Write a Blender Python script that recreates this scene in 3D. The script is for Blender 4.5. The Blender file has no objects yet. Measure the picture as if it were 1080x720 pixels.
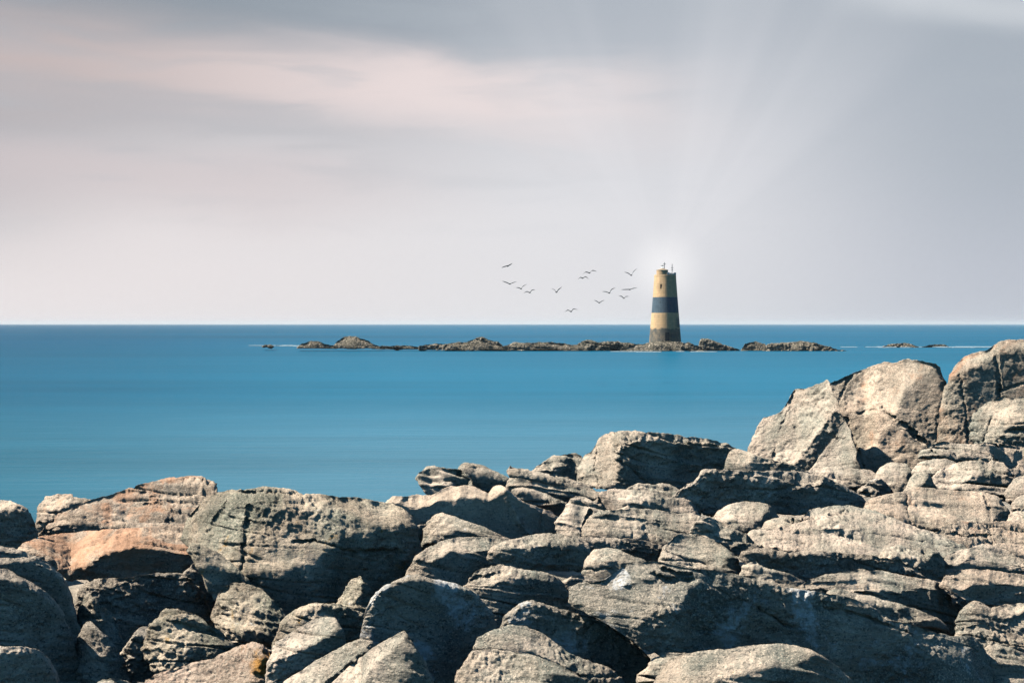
import bpy, math, random
import numpy as np

S = bpy.context.scene
COL = S.collection
R = math.radians

# ---------------------------------------------------------------- camera
EYE = 5.0                      # eye height above the sea, metres
FPX, HX, HY = 1500.0, 540.0, 341.5
cam = bpy.data.objects.new("camera", bpy.data.cameras.new("camera"))
COL.objects.link(cam)
cam.location = (0, 0, EYE)
cam.rotation_euler = (R(90), 0, 0)
cam.data.lens = 50.0
cam.data.sensor_width = 36.0
cam.data.shift_y = -(360.0 - HY) / 1080.0
cam.data.clip_start = 0.1
cam.data.clip_end = 90000.0
S.camera = cam

# ---------------------------------------------------------------- exposure
S.view_settings.view_transform = 'Standard'
S.view_settings.look = 'None'
S.view_settings.gamma = 1.0
S.view_settings.use_curve_mapping = False
EXPO = 1.1
S.view_settings.exposure = EXPO
S.cycles.use_denoising = True
S.cycles.denoising_prefilter = 'FAST'
S.cycles.max_bounces = 5
S.cycles.sample_clamp_indirect = 2.0
S.cycles.volume_bounces = 0
S.cycles.diffuse_bounces = 0

# ---------------------------------------------------------------- sun
SUN_AZ, SUN_EL = R(-89.0), R(51.0)          # azimuth from +Y (out to sea), to the left
sd = (math.sin(SUN_AZ) * math.cos(SUN_EL), math.cos(SUN_AZ) * math.cos(SUN_EL), math.sin(SUN_EL))
sun = bpy.data.objects.new("sun", bpy.data.lights.new("sun", 'SUN'))
COL.objects.link(sun)
sun.data.energy = 5.0
sun.data.angle = R(0.5)
sun.data.color = (1.0, 0.915, 0.80)
from mathutils import Vector
sun.rotation_euler = Vector(sd).to_track_quat('Z', 'Y').to_euler()
sun.location = (-30, 10, 40)


# ---------------------------------------------------------------- node helper
class NT:
    def __init__(self, tree):
        self.t = tree
        self.n = tree.nodes
        self.l = tree.links

    def node(self, kind, **kw):
        nd = self.n.new(kind)
        for k, v in kw.items():
            setattr(nd, k, v)
        return nd

    def put(self, sock, v):
        if hasattr(v, 'links') or hasattr(v, 'is_linked'):
            self.l.new(v, sock)
        else:
            sock.default_value = v

    def math(self, op, a, b=0.0, c=None, clamp=False):
        m = self.node('ShaderNodeMath', operation=op, use_clamp=clamp)
        self.put(m.inputs[0], a)
        self.put(m.inputs[1], b)
        if c is not None:
            self.put(m.inputs[2], c)
        return m.outputs[0]

    def mix(self, f, a, b, blend='MIX'):
        m = self.node('ShaderNodeMix', data_type='RGBA', blend_type=blend)
        self.put(m.inputs[0], f)
        self.put(m.inputs[6], a if not isinstance(a, tuple) else (*a[:3], 1))
        self.put(m.inputs[7], b if not isinstance(b, tuple) else (*b[:3], 1))
        return m.outputs[2]

    def step(self, v, lo, hi, a=0.0, b=1.0):
        m = self.node('ShaderNodeMapRange', interpolation_type='SMOOTHSTEP')
        self.put(m.inputs[0], v)
        for i, q in enumerate((lo, hi, a, b)):
            m.inputs[i + 1].default_value = q
        return m.outputs[0]

    def noise(self, vec, scale, detail=4.0, rough=0.55, dist=0.0):
        m = self.node('ShaderNodeTexNoise')
        if vec is not None:
            self.put(m.inputs['Vector'], vec)
        m.inputs['Scale'].default_value = scale
        m.inputs['Detail'].default_value = detail
        m.inputs['Roughness'].default_value = rough
        m.inputs['Distortion'].default_value = dist
        return m.outputs[0]

    def scaled(self, vec, s, rot=(0, 0, 0), loc=(0, 0, 0)):
        m = self.node('ShaderNodeMapping')
        self.put(m.inputs[0], vec)
        m.inputs['Scale'].default_value = s
        m.inputs['Rotation'].default_value = rot
        m.inputs['Location'].default_value = loc
        return m.outputs[0]

    def comb(self, x, y, z):
        m = self.node('ShaderNodeCombineXYZ')
        for i, v in enumerate((x, y, z)):
            self.put(m.inputs[i], v)
        return m.outputs[0]


def lin(r, g, b):
    f = lambda c: c / 12.92 if c <= 0.04045 else ((c + 0.055) / 1.055) ** 2.4
    return tuple(f(v / 255.0) for v in (r, g, b))


# ---------------------------------------------------------------- sky (world)
world = bpy.data.worlds.new("World")
S.world = world
world.use_nodes = True
W = NT(world.node_tree)
W.n.clear()
SKY = 0.05
K = 1.0 / SKY / (2 ** EXPO)


def sk(r, g, b, gain=1.0):
    return tuple(v * K * gain for v in lin(r, g, b))


tc = W.node('ShaderNodeTexCoord').outputs['Generated']
sep = W.node('ShaderNodeSeparateXYZ')
W.l.new(tc, sep.inputs[0])
X_, Y_, Z_ = sep.outputs
el = W.math('DEGREE' if False else 'ARCSINE', Z_)
az = W.math('ARCTAN2', X_, Y_)
nish = W.node('ShaderNodeTexSky', sky_type='NISHITA')
nish.sun_disc = False
nish.sun_elevation = SUN_EL
nish.sun_rotation = SUN_AZ
nish.altitude = 0
nish.air_density = 1.0
nish.dust_density = 0.6
nish.ozone_density = 3.0
# thin high cloud sheet over the sea: pale at the horizon, greyer higher up
sv = W.comb(W.math('MULTIPLY', az, 2.2), W.math('MULTIPLY', el, 11.0), 0.0)
n1 = W.noise(W.scaled(sv, (1, 0.8, 1), (0, 0, R(24))), 1.5, 4, 0.45, 0.4)
n2 = W.noise(W.scaled(sv, (1.2, 1.5, 1), (0, 0, R(22)), (3.1, 1.7, 0)), 3.0, 6, 0.52, 0.4)
elw = W.math('ADD', el, W.math('MULTIPLY', W.math('SUBTRACT', n1, 0.5), 0.06))
hi = W.step(elw, 0.05, 0.215)
left = W.step(az, -0.36, 0.16, 1.0, 0.0)
right = W.step(az, 0.02, 0.33)
low_c = W.mix(left, sk(224, 224, 227), sk(233, 226, 226))
low_c = W.mix(right, low_c, sk(190, 195, 205))
hi_c = W.mix(left, sk(173, 181, 191), sk(140, 150, 160))
c = W.mix(hi, low_c, hi_c)
edge_l = W.math('MULTIPLY', W.step(az, -0.42, -0.20, 1.0, 0.0), W.step(el, 0.01, 0.11))  # vignette painted into the sky colour, left side of the frame
c = W.mix(W.math('MULTIPLY', edge_l, 0.75), c, sk(176, 174, 179))
edge_r = W.math('MULTIPLY', W.step(az, 0.12, 0.36), W.step(el, 0.01, 0.12))  # the same painted vignette on the right side
c = W.mix(W.math('MULTIPLY', edge_r, 0.65), c, sk(168, 177, 187))
# rosy streak of cloud descending from the left
bc = W.math('ADD', W.math('MULTIPLY', W.math('ADD', az, 0.34), -0.06), 0.176)
bd = W.math('SUBTRACT', elw, bc)
bd = W.math('ADD', bd, W.math('MULTIPLY', W.math('SUBTRACT', n2, 0.5), 0.045))
band = W.math('MULTIPLY', W.step(bd, -0.055, -0.004), W.step(bd, 0.002, 0.050, 1.0, 0.0))
band = W.math('MULTIPLY', band, W.step(az, 0.0, 0.20, 1.0, 0.0))
band = W.math('MULTIPLY', band, W.step(el, 0.175, 0.225, 1.0, 0.25))
c = W.mix(W.math('MULTIPLY', band, 0.95), c, W.mix(W.step(az, -0.34, -0.06), sk(198, 185, 184), sk(234, 220, 218)))
# second rosy haze lower left
bd2 = W.math('SUBTRACT', elw, W.math('ADD', W.math('MULTIPLY', W.math('ADD', az, 0.34), -0.06), 0.115))
band2 = W.math('MULTIPLY', W.step(bd2, -0.05, 0.0), W.step(bd2, 0.0, 0.022, 1.0, 0.0))
band2 = W.math('MULTIPLY', band2, W.step(az, -0.20, 0.03, 1.0, 0.0))
c = W.mix(W.math('MULTIPLY', band2, 0.55), c, sk(214, 202, 203))
# slate streak under it
bd4 = W.math('ADD', W.math('SUBTRACT', el, W.math('ADD', W.math('MULTIPLY', W.math('ADD', az, 0.36), -0.10), 0.157)), W.math('MULTIPLY', W.math('SUBTRACT', n2, 0.5), 0.05))
band4 = W.math('MULTIPLY', W.step(bd4, -0.020, 0.0), W.step(bd4, 0.0, 0.020, 1.0, 0.0))
band4 = W.math('MULTIPLY', band4, W.step(az, -0.16, 0.02, 1.0, 0.0))
c = W.mix(W.math('MULTIPLY', band4, 0.42), c, sk(180, 182, 188))
# grey wisps between
gw = W.math('MULTIPLY', W.step(n2, 0.48, 0.70), W.step(el, 0.03, 0.12))
c = W.mix(W.math('MULTIPLY', gw, 0.22), c, sk(178, 186, 194))
# bright wisp upper right
bd3 = W.math('SUBTRACT', elw, W.math('ADD', W.math('MULTIPLY', W.math('SUBTRACT', az, 0.30), -0.10), 0.212))
band3 = W.math('MULTIPLY', W.step(bd3, -0.022, 0.0), W.step(bd3, 0.0, 0.020, 1.0, 0.0))
band3 = W.math('MULTIPLY', band3, W.step(az, 0.20, 0.28))
c = W.mix(W.math('MULTIPLY', band3, 0.8), c, sk(205, 210, 216))
# glow and fan of rays round the lighthouse top, painted into the sky colour
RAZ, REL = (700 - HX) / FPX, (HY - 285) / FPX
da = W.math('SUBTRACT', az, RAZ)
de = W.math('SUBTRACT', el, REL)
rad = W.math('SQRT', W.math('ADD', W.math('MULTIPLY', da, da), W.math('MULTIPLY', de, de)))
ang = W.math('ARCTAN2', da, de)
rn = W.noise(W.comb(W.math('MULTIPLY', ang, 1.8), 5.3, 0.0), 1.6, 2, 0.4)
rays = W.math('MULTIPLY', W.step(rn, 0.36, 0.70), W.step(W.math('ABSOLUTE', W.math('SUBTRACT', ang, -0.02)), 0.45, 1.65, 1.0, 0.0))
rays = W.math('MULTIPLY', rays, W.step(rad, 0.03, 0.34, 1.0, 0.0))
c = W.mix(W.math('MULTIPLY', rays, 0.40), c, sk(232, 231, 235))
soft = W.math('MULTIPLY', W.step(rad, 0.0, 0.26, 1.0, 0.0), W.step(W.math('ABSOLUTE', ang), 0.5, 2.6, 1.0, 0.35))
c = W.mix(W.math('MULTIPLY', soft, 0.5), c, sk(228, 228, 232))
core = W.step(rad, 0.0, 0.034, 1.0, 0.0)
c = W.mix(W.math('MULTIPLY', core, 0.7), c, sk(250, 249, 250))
front = W.math('MULTIPLY', W.step(Y_, 0.30, 0.80), W.step(el, 0.24, 0.50, 1.0, 0.0))
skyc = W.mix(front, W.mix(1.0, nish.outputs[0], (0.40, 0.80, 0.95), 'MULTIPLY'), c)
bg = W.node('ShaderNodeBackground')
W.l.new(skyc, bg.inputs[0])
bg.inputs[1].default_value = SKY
wo = W.node('ShaderNodeOutputWorld')
W.l.new(bg.outputs[0], wo.inputs[0])


# ---------------------------------------------------------------- materials
def new_mat(name):
    m = bpy.data.materials.new(name)
    m.use_nodes = True
    t = NT(m.node_tree)
    b = t.n['Principled BSDF']
    return m, t, b


def rock_mat(name, light=(0.45, 0.365, 0.28), mid=(0.205, 0.215, 0.178), dark=(0.055, 0.068, 0.062),
             orange=0.0, yellow=0.25, white=0.2, scale=1.0, rot=(0.1, 0.16, 0.0), grit=1.0, spot=None):
    light = tuple(v * 1.10 for v in light)
    m, t, b = new_mat(name)
    co = t.node('ShaderNodeTexCoord').outputs['Object']
    co = t.scaled(co, (scale, scale, scale))
    bed = t.scaled(co, (1.0, 1.0, 4.0), rot)
    big = t.noise(co, 1.7, 5, 0.6, 0.4)
    med = t.noise(bed, 6.0, 6, 0.65, 0.3)
    fine = t.noise(co, 42.0, 4, 0.75)
    spk = t.noise(co, 80.0, 3, 0.65)
    strk = t.noise(t.scaled(co, (0.8, 2.2, 7.0), rot), 9.0, 6, 0.7, 0.5)
    blot = t.noise(co, 15.0, 5, 0.65, 0.4)
    col = t.mix(t.step(big, 0.38, 0.62), light, mid)
    col = t.mix(t.math('MULTIPLY', t.step(blot, 0.50, 0.66), 0.55), col, mid)
    col = t.mix(t.math('MULTIPLY', t.step(strk, 0.56, 0.66), 0.6), col, dark)
    col = t.mix(t.math('MULTIPLY', t.step(med, 0.57, 0.72), 0.6), col, dark)
    col = t.mix(t.math('MULTIPLY', t.step(fine, 0.52, 0.62), 0.65), col, dark)
    col = t.mix(t.math('MULTIPLY', t.step(spk, 0.53, 0.62), 0.75), col, (0.60, 0.51, 0.40))
    pat = t.noise(t.scaled(co, (1, 1, 1), (0, 0, 0), (7, 3, 1)), 2.4, 7, 0.68, 0.6)
    pat2 = t.noise(t.scaled(co, (1, 1, 1), (0, 0, 0), (1, 9, 4)), 4.5, 7, 0.7, 0.8)
    if orange:
        lo = 0.62 - 0.22 * orange
        col = t.mix(t.math('MULTIPLY', t.step(pat, lo, lo + 0.16), 0.75), col, (0.47, 0.255, 0.15))
    if yellow:
        ym = t.math('MULTIPLY', t.step(pat2, 0.70 - 0.10 * yellow, 0.78 - 0.10 * yellow), t.step(fine, 0.35, 0.6))
        col = t.mix(t.math('MULTIPLY', ym, 0.85), col, (0.42, 0.235, 0.055))
    if white:
        wn = t.noise(t.scaled(co, (1, 1, 1), (0, 0, 0), (4, 2, 8)), 3.0, 8, 0.72, 0.5)
        wm = t.step(wn, 0.70 - 0.16 * white, 0.76 - 0.16 * white)
        col = t.mix(t.math('MULTIPLY', wm, t.step(fine, 0.30, 0.62)), col, (0.58, 0.58, 0.56))
    if spot:
        gp = t.node('ShaderNodeNewGeometry').outputs['Position']
        dv = t.node('ShaderNodeVectorMath', operation='SUBTRACT')
        t.put(dv.inputs[0], gp)
        dv.inputs[1].default_value = spot
        ln = t.node('ShaderNodeVectorMath', operation='LENGTH')
        t.put(ln.inputs[0], t.scaled(dv.outputs[0], (1.0, 0.35, 1.0)))
        dd = t.math('ADD', ln.outputs['Value'], t.math('MULTIPLY', t.math('SUBTRACT', t.noise(co, 16.0, 5, 0.7), 0.5), 0.16))
        col = t.mix(t.math('MULTIPLY', t.step(dd, 0.03, 0.10, 1.0, 0.0), 0.85), col, (0.55, 0.26, 0.04))
    t.put(b.inputs['Base Color'], col)
    b.inputs['Roughness'].default_value = 0.92
    b.inputs['Specular IOR Level'].default_value = 0.25
    h = t.math('ADD', t.math('MULTIPLY', t.noise(co, 30.0, 6, 0.75, 0.2), 0.035),
               t.math('MULTIPLY', t.noise(bed, 14.0, 6, 0.7, 0.4), 0.030))
    h = t.math('ADD', h, t.math('MULTIPLY', t.noise(co, 95.0, 3, 0.7), 0.012))
    h = t.math('MULTIPLY', h, t.step(t.noise(t.scaled(co, (1, 1, 1), (0, 0, 0), (2, 5, 3)), 2.6, 3, 0.5), 0.35, 0.65, 0.35, 1.25))
    bp = t.node('ShaderNodeBump')
    bp.inputs['Strength'].default_value = 0.9 * grit
    bp.inputs['Distance'].default_value = 1.0 / scale
    t.put(bp.inputs['Height'], h)
    t.put(b.inputs['Normal'], bp.outputs[0])
    return m


MATS = {
    'grey': rock_mat('granite', yellow=0.35),
    'warm': rock_mat('granite_warm', light=(0.50, 0.385, 0.29), mid=(0.31, 0.27, 0.21), orange=0.22, white=0.1),
    'orange': rock_mat('granite_orange_lichen', light=(0.45, 0.335, 0.24), mid=(0.33, 0.25, 0.185), orange=1.0, yellow=0.6, white=0.15),
    'pale': rock_mat('granite_fresh', light=(0.47, 0.37, 0.275), mid=(0.38, 0.30, 0.225), dark=(0.18, 0.15, 0.12), yellow=0.0, white=0.0, grit=0.55),
    'pinkish': rock_mat('granite_pinkish', light=(0.52, 0.415, 0.325), mid=(0.27, 0.265, 0.215), dark=(0.08, 0.09, 0.078), yellow=0.1, white=0.15),
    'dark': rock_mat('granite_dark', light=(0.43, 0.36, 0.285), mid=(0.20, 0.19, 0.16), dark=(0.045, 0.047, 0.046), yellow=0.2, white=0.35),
    'white': rock_mat('granite_white_lichen', light=(0.43, 0.365, 0.285), mid=(0.22, 0.215, 0.18), yellow=0.3, white=0.95),
    'grit': rock_mat('granite_gritty', light=(0.49, 0.395, 0.29), mid=(0.25, 0.25, 0.19), yellow=0.9, white=0.25, grit=1.3),
    'orange_top': rock_mat('granite_orange_cap', light=(0.40, 0.30, 0.22), mid=(0.29, 0.26, 0.205), orange=0.5, white=0.1),
    'orange_soft': rock_mat('granite_orange_tinge', light=(0.42, 0.32, 0.235), mid=(0.27, 0.23, 0.185), orange=0.6, yellow=0.5, white=0.2),
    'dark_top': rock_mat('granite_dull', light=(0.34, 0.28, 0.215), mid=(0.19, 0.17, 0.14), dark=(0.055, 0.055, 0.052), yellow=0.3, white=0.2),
    'lichen_spot': rock_mat('granite_lichen_spot', light=(0.46, 0.34, 0.26), mid=(0.34, 0.27, 0.205), orange=0.2, yellow=0.6, white=0.15, spot=(-1.43, 8.15, 3.05)),
    'reef': rock_mat('reef_rock', light=(0.145, 0.13, 0.095), mid=(0.085, 0.082, 0.065), dark=(0.035, 0.037, 0.034), yellow=0.5, white=0.1, scale=0.05),
    'reefdark': rock_mat('reef_weed', light=(0.085, 0.085, 0.066), mid=(0.055, 0.058, 0.048), dark=(0.022, 0.025, 0.022), yellow=0.0, white=0.0, scale=0.05),
}


def tag(o, label=None, cat=None, group=None, kind=None):
    if label:
        o['label'] = label
    if cat:
        o['category'] = cat
    if group:
        o['group'] = group
    if kind:
        o['kind'] = kind
    return o


def mesh_obj(name, verts, faces, mat=None, parent=None, smooth=False, origin=None):
    me = bpy.data.meshes.new(name)
    v = np.asarray(verts, dtype=float)
    if origin is not None:
        v = v - np.asarray(origin)
    me.from_pydata(v.tolist(), [], [tuple(f) for f in faces])
    if smooth:
        me.polygons.foreach_set('use_smooth', [True] * len(me.polygons))
    me.update()
    o = bpy.data.objects.new(name, me)
    if origin is not None:
        o.location = origin
    if mat:
        me.materials.append(mat)
    if parent:
        o.parent = parent
    COL.objects.link(o)
    return o


# ---------------------------------------------------------------- numpy noise
_rs = np.random.RandomState(7)
_P = np.concatenate([_rs.permutation(256)] * 3)
_G = _rs.normal(size=(256, 3))
_G /= np.linalg.norm(_G, axis=1)[:, None]


def perlin(p):
    p = np.asarray(p, dtype=np.float64)
    i = np.floor(p).astype(np.int64)
    f = p - i
    i &= 255
    u = f * f * f * (f * (f * 6 - 15) + 10)
    out = 0.0
    for dx in (0, 1):
        wx = u[..., 0] if dx else 1 - u[..., 0]
        a = _P[i[..., 0] + dx]
        for dy in (0, 1):
            wy = u[..., 1] if dy else 1 - u[..., 1]
            b_ = _P[a + i[..., 1] + dy]
            for dz in (0, 1):
                wz = u[..., 2] if dz else 1 - u[..., 2]
                g = _G[_P[b_ + i[..., 2] + dz]]
                d = g[..., 0] * (f[..., 0] - dx) + g[..., 1] * (f[..., 1] - dy) + g[..., 2] * (f[..., 2] - dz)
                out = out + wx * wy * wz * d
    return out * 1.4


def fbm(p, octaves=4, gain=0.5, lac=2.03):
    a, s, out = 1.0, 1.0, 0.0
    for k in range(octaves):
        out = out + a * perlin(p * s + 17.3 * k)
        a *= gain
        s *= lac
    return out


# ---------------------------------------------------------------- rock builder
def pts(s):
    return np.array([[float(v) for v in q.split(',')] for q in s.split()])


def curve(s, xs, jit=0.0, seed=0.0, smooth=2.0, step=1.3):
    p = pts(s)
    y = np.interp(xs, p[:, 0], p[:, 1])
    k = int(max(1, round(smooth / step)))
    if k > 1 and len(y) > 2 * k + 1:
        ker = np.hanning(2 * k + 1)
        ker /= ker.sum()
        y = np.convolve(np.pad(y, k, mode='edge'), ker, mode='valid')
    if jit:
        q = np.stack([xs / 9.0, np.full_like(xs, seed * 3.7 + 0.5), np.full_like(xs, 1.3)], -1)
        y = y + jit * fbm(q, 4, 0.6)
    return y


def blur(a, k, axis):
    if k < 1:
        return a
    ker = np.hanning(2 * k + 3)[1:-1]
    ker /= ker.sum()
    pad = [(0, 0), (0, 0)]
    pad[axis] = (k, k)
    b = np.pad(a, pad, mode='edge')
    out = np.zeros_like(a)
    n = a.shape[axis]
    for j, w in enumerate(ker):
        out += w * (b[j:j + n] if axis == 0 else b[:, j:j + n])
    return out


def seg_dist(px, py, poly):
    best = np.full(px.shape, 1e9)
    for (ax, ay), (bx, by) in zip(poly[:-1], poly[1:]):
        dx, dy = bx - ax, by - ay
        t = np.clip(((px - ax) * dx + (py - ay) * dy) / (dx * dx + dy * dy + 1e-9), 0, 1)
        best = np.minimum(best, np.hypot(px - ax - t * dx, py - ay - t * dy))
    return best


def front_grid(r, D, step, seed):
    """Visible side of a rock: columns x rows of (x, y, depth)."""
    tp, bt = pts(r['top']), pts(r['bot'])
    x0, x1 = tp[0, 0], tp[-1, 0]
    nu = max(8, int((x1 - x0) / step))
    xs = np.linspace(x0, x1, nu)
    m = D / FPX
    yt = curve(r['top'], xs, r.get('jit', 1.0), seed, 1.6, step)
    yb = np.maximum(curve(r['bot'], xs), yt + 1.5)
    hmax = (yb - yt).max()
    nv = max(8, int(hmax / step))
    v = np.linspace(0, 1, nv)
    y = yt[:, None] + (yb - yt)[:, None] * v[None]
    lines, prev = [], yt
    for k, (poly, tilt) in enumerate(r['lines']):
        ly = curve(poly, xs, r.get('ljit', 1.6), seed + 5.1 + k, 2.5, step)
        ly = np.minimum(np.maximum(ly, prev), yb)
        lines.append((ly, tilt))
        prev = ly
    q = (y - HY) / FPX

    def T(deg):
        if deg == 90:
            deg = 89.9
        return math.tan(math.radians(deg))

    Y0 = np.full(nu, D)
    l0 = lines[0][0] if lines else yb
    q0 = (l0 - HY) / FPX
    t = T(r.get('tt', 30))
    Yg = Y0[:, None] * (t + q0[:, None]) / np.maximum(t + q, 0.03)
    cy, cq, cY = l0, q0, Y0
    for k, (ly, tilt) in enumerate(lines):
        t = T(tilt)
        seg = cY[:, None] * (t + cq[:, None]) / (t + q)
        Yg = np.where(y > ly[:, None], seg, Yg)
        if k + 1 < len(lines):
            nq = (lines[k + 1][0] - HY) / FPX
            cY = cY * (t + cq) / (t + nq)
            cq = nq
    Yg = np.clip(Yg, D * 0.8, D * 1.35)
    k = int(round(r.get('soft', 3.0) / step))
    Yg = blur(Yg, k, 1)
    Yg = blur(Yg, int(round(r.get('softx', 3.0) / step)), 0)
    if r.get('yaw'):
        Yg = Yg + math.tan(R_(r['yaw'])) * (x1 - xs)[:, None] * m
    dl, dr = (xs - x0) * m, (x1 - xs) * m
    w = (x1 - x0) * m
    fl = 0.6 if r['n'] in ('rock_slab', 'rock_ledge') else 1.0
    rl = min(fl * r.get('rl', 0.22), w * 0.95)
    rr = min(fl * r.get('rr', 0.22), w * 0.95)
    kl, kr = r.get('kl', 0.7), r.get('kr', 0.7)
    for d, rad, kk in ((dl, rl, kl), (dr, rr, kr)):
        e = rad * (1 - np.sqrt(np.maximum(0, 1 - np.clip(1 - d / max(rad, 1e-6), 0, 1) ** 2)))
        Yg = Yg + kk * e[:, None]
    for poly, wpx, dep in r.get('cracks', ()):
        wx = np.stack([(xs[:, None] + 0 * y) / 7.0, y / 7.0, np.full_like(y, seed)], -1)
        d = seg_dist(xs[:, None] + 0 * y + 2.2 * fbm(wx, 3, 0.6), y + 2.2 * fbm(wx + 40, 3, 0.6), pts(poly))
        dep = dep * (0.55 + 0.6 * perlin(wx * 0.5 + 9))
        Yg = Yg + dep * np.exp(-(d / wpx) ** 2)
    return xs, y, Yg


R_ = math.radians


def extend_edges(rocks):
    """Rocks cut by the picture's side edges carry on past them."""
    for k, r in enumerate(rocks):
        for key in ('top', 'bot'):
            p = r[key].split()
            x, y = [float(v) for v in p[-1].split(',')]
            L = 70 + (k * 53) % 150
            if x == 1105:
                up = 10 if key == 'top' else -4
                p += ['%g,%g' % (x + L * 0.6, y + up * 0.4), '%g,%g' % (x + L, y + up), '%g,%g' % (x + L + 14, y + (up + 12 if key == 'top' else -8))]
            x, y = [float(v) for v in p[0].split(',')]
            if x == -20:
                up = 8 if key == 'top' else -4
                p = ['%g,%g' % (x - L - 14, y + (up + 14 if key == 'top' else -8)), '%g,%g' % (x - L, y + up), '%g,%g' % (x - L * 0.5, y - 2)] + p
            r[key] = ' '.join(p)




def rock_mesh(r, D, step=1.3, seed=0.0):
    xs, y, Yg = front_grid(r, D, step, seed)
    nu, nv = Yg.shape
    s = D / 10.0
    hm = (y[:, -1] - y[:, 0]) * D / FPX
    nb = 9
    a = np.linspace(0, 1, nb + 2)[1:-1]
    T = r.get('T', 0.55) * np.clip(hm, 0.1 * s, 1.2 * s) + 0.1 * s
    prof = np.sin(np.pi * a) ** 0.6
    yb_ = y[:, -1][:, None] + (y[:, 0] - y[:, -1])[:, None] * a[None]
    yb_ = yb_ + np.minimum(4.0, 0.15 * (y[:, -1] - y[:, 0]))[:, None] * prof[None]
    Yb = Yg[:, -1][:, None] + (Yg[:, 0] - Yg[:, -1])[:, None] * a[None]
    Yb = np.maximum(Yb, Yg.max(1)[:, None] * prof + Yb * (1 - prof)) + T[:, None] * prof[None]
    yy = np.concatenate([y, yb_], 1)
    YY = np.concatenate([Yg, Yb], 1)
    # round off and roughen the two ends so no end is a straight cut
    hp = y[:, -1] - y[:, 0]
    vv = (yy - y[:, :1]) / hp[:, None]
    px = xs[:, None] + 0 * yy
    for end, sg in ((0, 1.0), (-1, -1.0)):
        ins = np.abs(2 * vv - 1) ** 2.5 * min(0.30 * hp[end], 9.0 * r.get('es', 0.55 if r['n'] in ('rock_slab', 'rock_ledge') else 1.0), 0.2 * (xs[-1] - xs[0]))
        qq = np.stack([yy / 8.0, np.full_like(yy, seed + 3.0 * end), np.full_like(yy, 0.7)], -1)
        ins = ins + min(2.5, 0.12 * hp[end]) * fbm(qq, 3, 0.6)
        fall = np.exp(-(np.abs(xs - xs[end]) / max(4.0, min(22.0, 0.3 * (xs[-1] - xs[0])))) ** 2)
        px = px + sg * ins * fall[:, None]
    xc = 0.5 * (xs[0] + xs[-1])
    inset = np.concatenate([np.zeros(nv), prof])[None] * np.clip((xc - px) / 4.0, -1, 1) * min(3.0, 0.05 * (xs[-1] - xs[0]))
    px = px + inset
    XX = (px - HX) / FPX * YY
    ZZ = EYE - (yy - HY) / FPX * YY
    P = np.stack([XX, YY, ZZ], -1)
    # normals on the closed ring
    dv = np.roll(P, -1, 1) - np.roll(P, 1, 1)
    du = np.gradient(P, axis=0)
    N = np.cross(dv, du)
    N /= np.linalg.norm(N, axis=-1)[..., None] + 1e-9
    if (N[:, nv // 2, 1].mean()) > 0:
        N = -N
    N = np.stack([blur(N[..., c], 1, 0) for c in range(3)], -1)
    # displacement: broad lumps, bedding ledges, cracks and grit
    g = r.get('grit', 1.0)
    st = r.get('strata', 0.5) * (1.25 if r['n'] in ('rock_slab', 'rock_ledge') else 1.0)
    sl = r.get('dip', 0.16)
    q = P / s + seed * 1.37
    w = q[..., 2] + sl * q[..., 0] + r.get('tilt', 0.30) * q[..., 1] + 0.06 * perlin(q * 1.5)
    bed = np.stack([q[..., 0] * 0.9, q[..., 1] * 0.9, w * 9.0], -1)
    nbed = fbm(bed, 3, 0.55)
    nledge = np.tanh(nbed * 3.0)
    fiss = np.exp(-(perlin(np.stack([q[..., 0] * 0.7, q[..., 1] * 0.7, w * 6.5 + 9], -1)) / 0.032) ** 2)
    fiss *= np.clip(perlin(q * 1.3 + 31) * 2.5 + 0.15, 0, 1)
    # bedding steps: each layer swells to a lip and is undercut below it
    lw = w * 6.2 + 0.9 * perlin(q * 0.9 + 71) + 0.35 * perlin(q * 3.1 + 13)
    lf = lw - np.floor(lw)
    lid = np.floor(lw)
    lmask = np.clip(perlin(np.stack([q[..., 0] * 0.9, q[..., 1] * 0.9, lid * 1.73 + 0.5], -1)) * 2.2 + 0.35, 0, 1)
    step_ = (lf ** 1.6 - 0.38) * lmask
    lump = fbm(q * 2.2 + 3, 3, 0.5)
    grit = fbm(q * 17.0 + 11, 3, 0.75)
    pits = np.clip(perlin(q * 17.0 + 5) - 0.25, 0, 1)
    gm = 0.25 + 1.1 * np.clip(0.5 + 1.6 * perlin(q * 1.7 + 57), 0, 1)
    d = s * r.get('disp', 1.0) * (0.022 * lump * r.get('lump', 1.0) + st * (0.012 * nledge - 0.075 * fiss + 0.036 * step_) + g * gm * (0.0125 * grit - 0.012 * pits))
    ed = np.minimum(1.0, np.minimum(np.arange(nu), np.arange(nu)[::-1]) / 4.0)[:, None]
    rowk = np.concatenate([np.clip(np.arange(nv) / 3.0, 0.35, 1.0), np.zeros(nb)])[None]
    P = P + N * (d * ed * rowk)[..., None]
    ring = nv + nb
    V = P.reshape(-1, 3)
    idx = np.arange(nu * ring).reshape(nu, ring)
    A = idx[:-1]
    B = idx[1:]
    F = np.stack([A, np.roll(A, -1, 1), np.roll(B, -1, 1), B], -1).reshape(-1, 4)
    c0, c1 = P[0].mean(0), P[-1].mean(0)
    V = np.concatenate([V, [c0, c1]])
    n = nu * ring
    t0 = np.stack([idx[0], np.full(ring, n), np.roll(idx[0], -1)], -1)
    t1 = np.stack([np.roll(idx[-1], -1), np.full(ring, n + 1), idx[-1]], -1)
    return V, F, np.concatenate([t0, t1])


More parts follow.
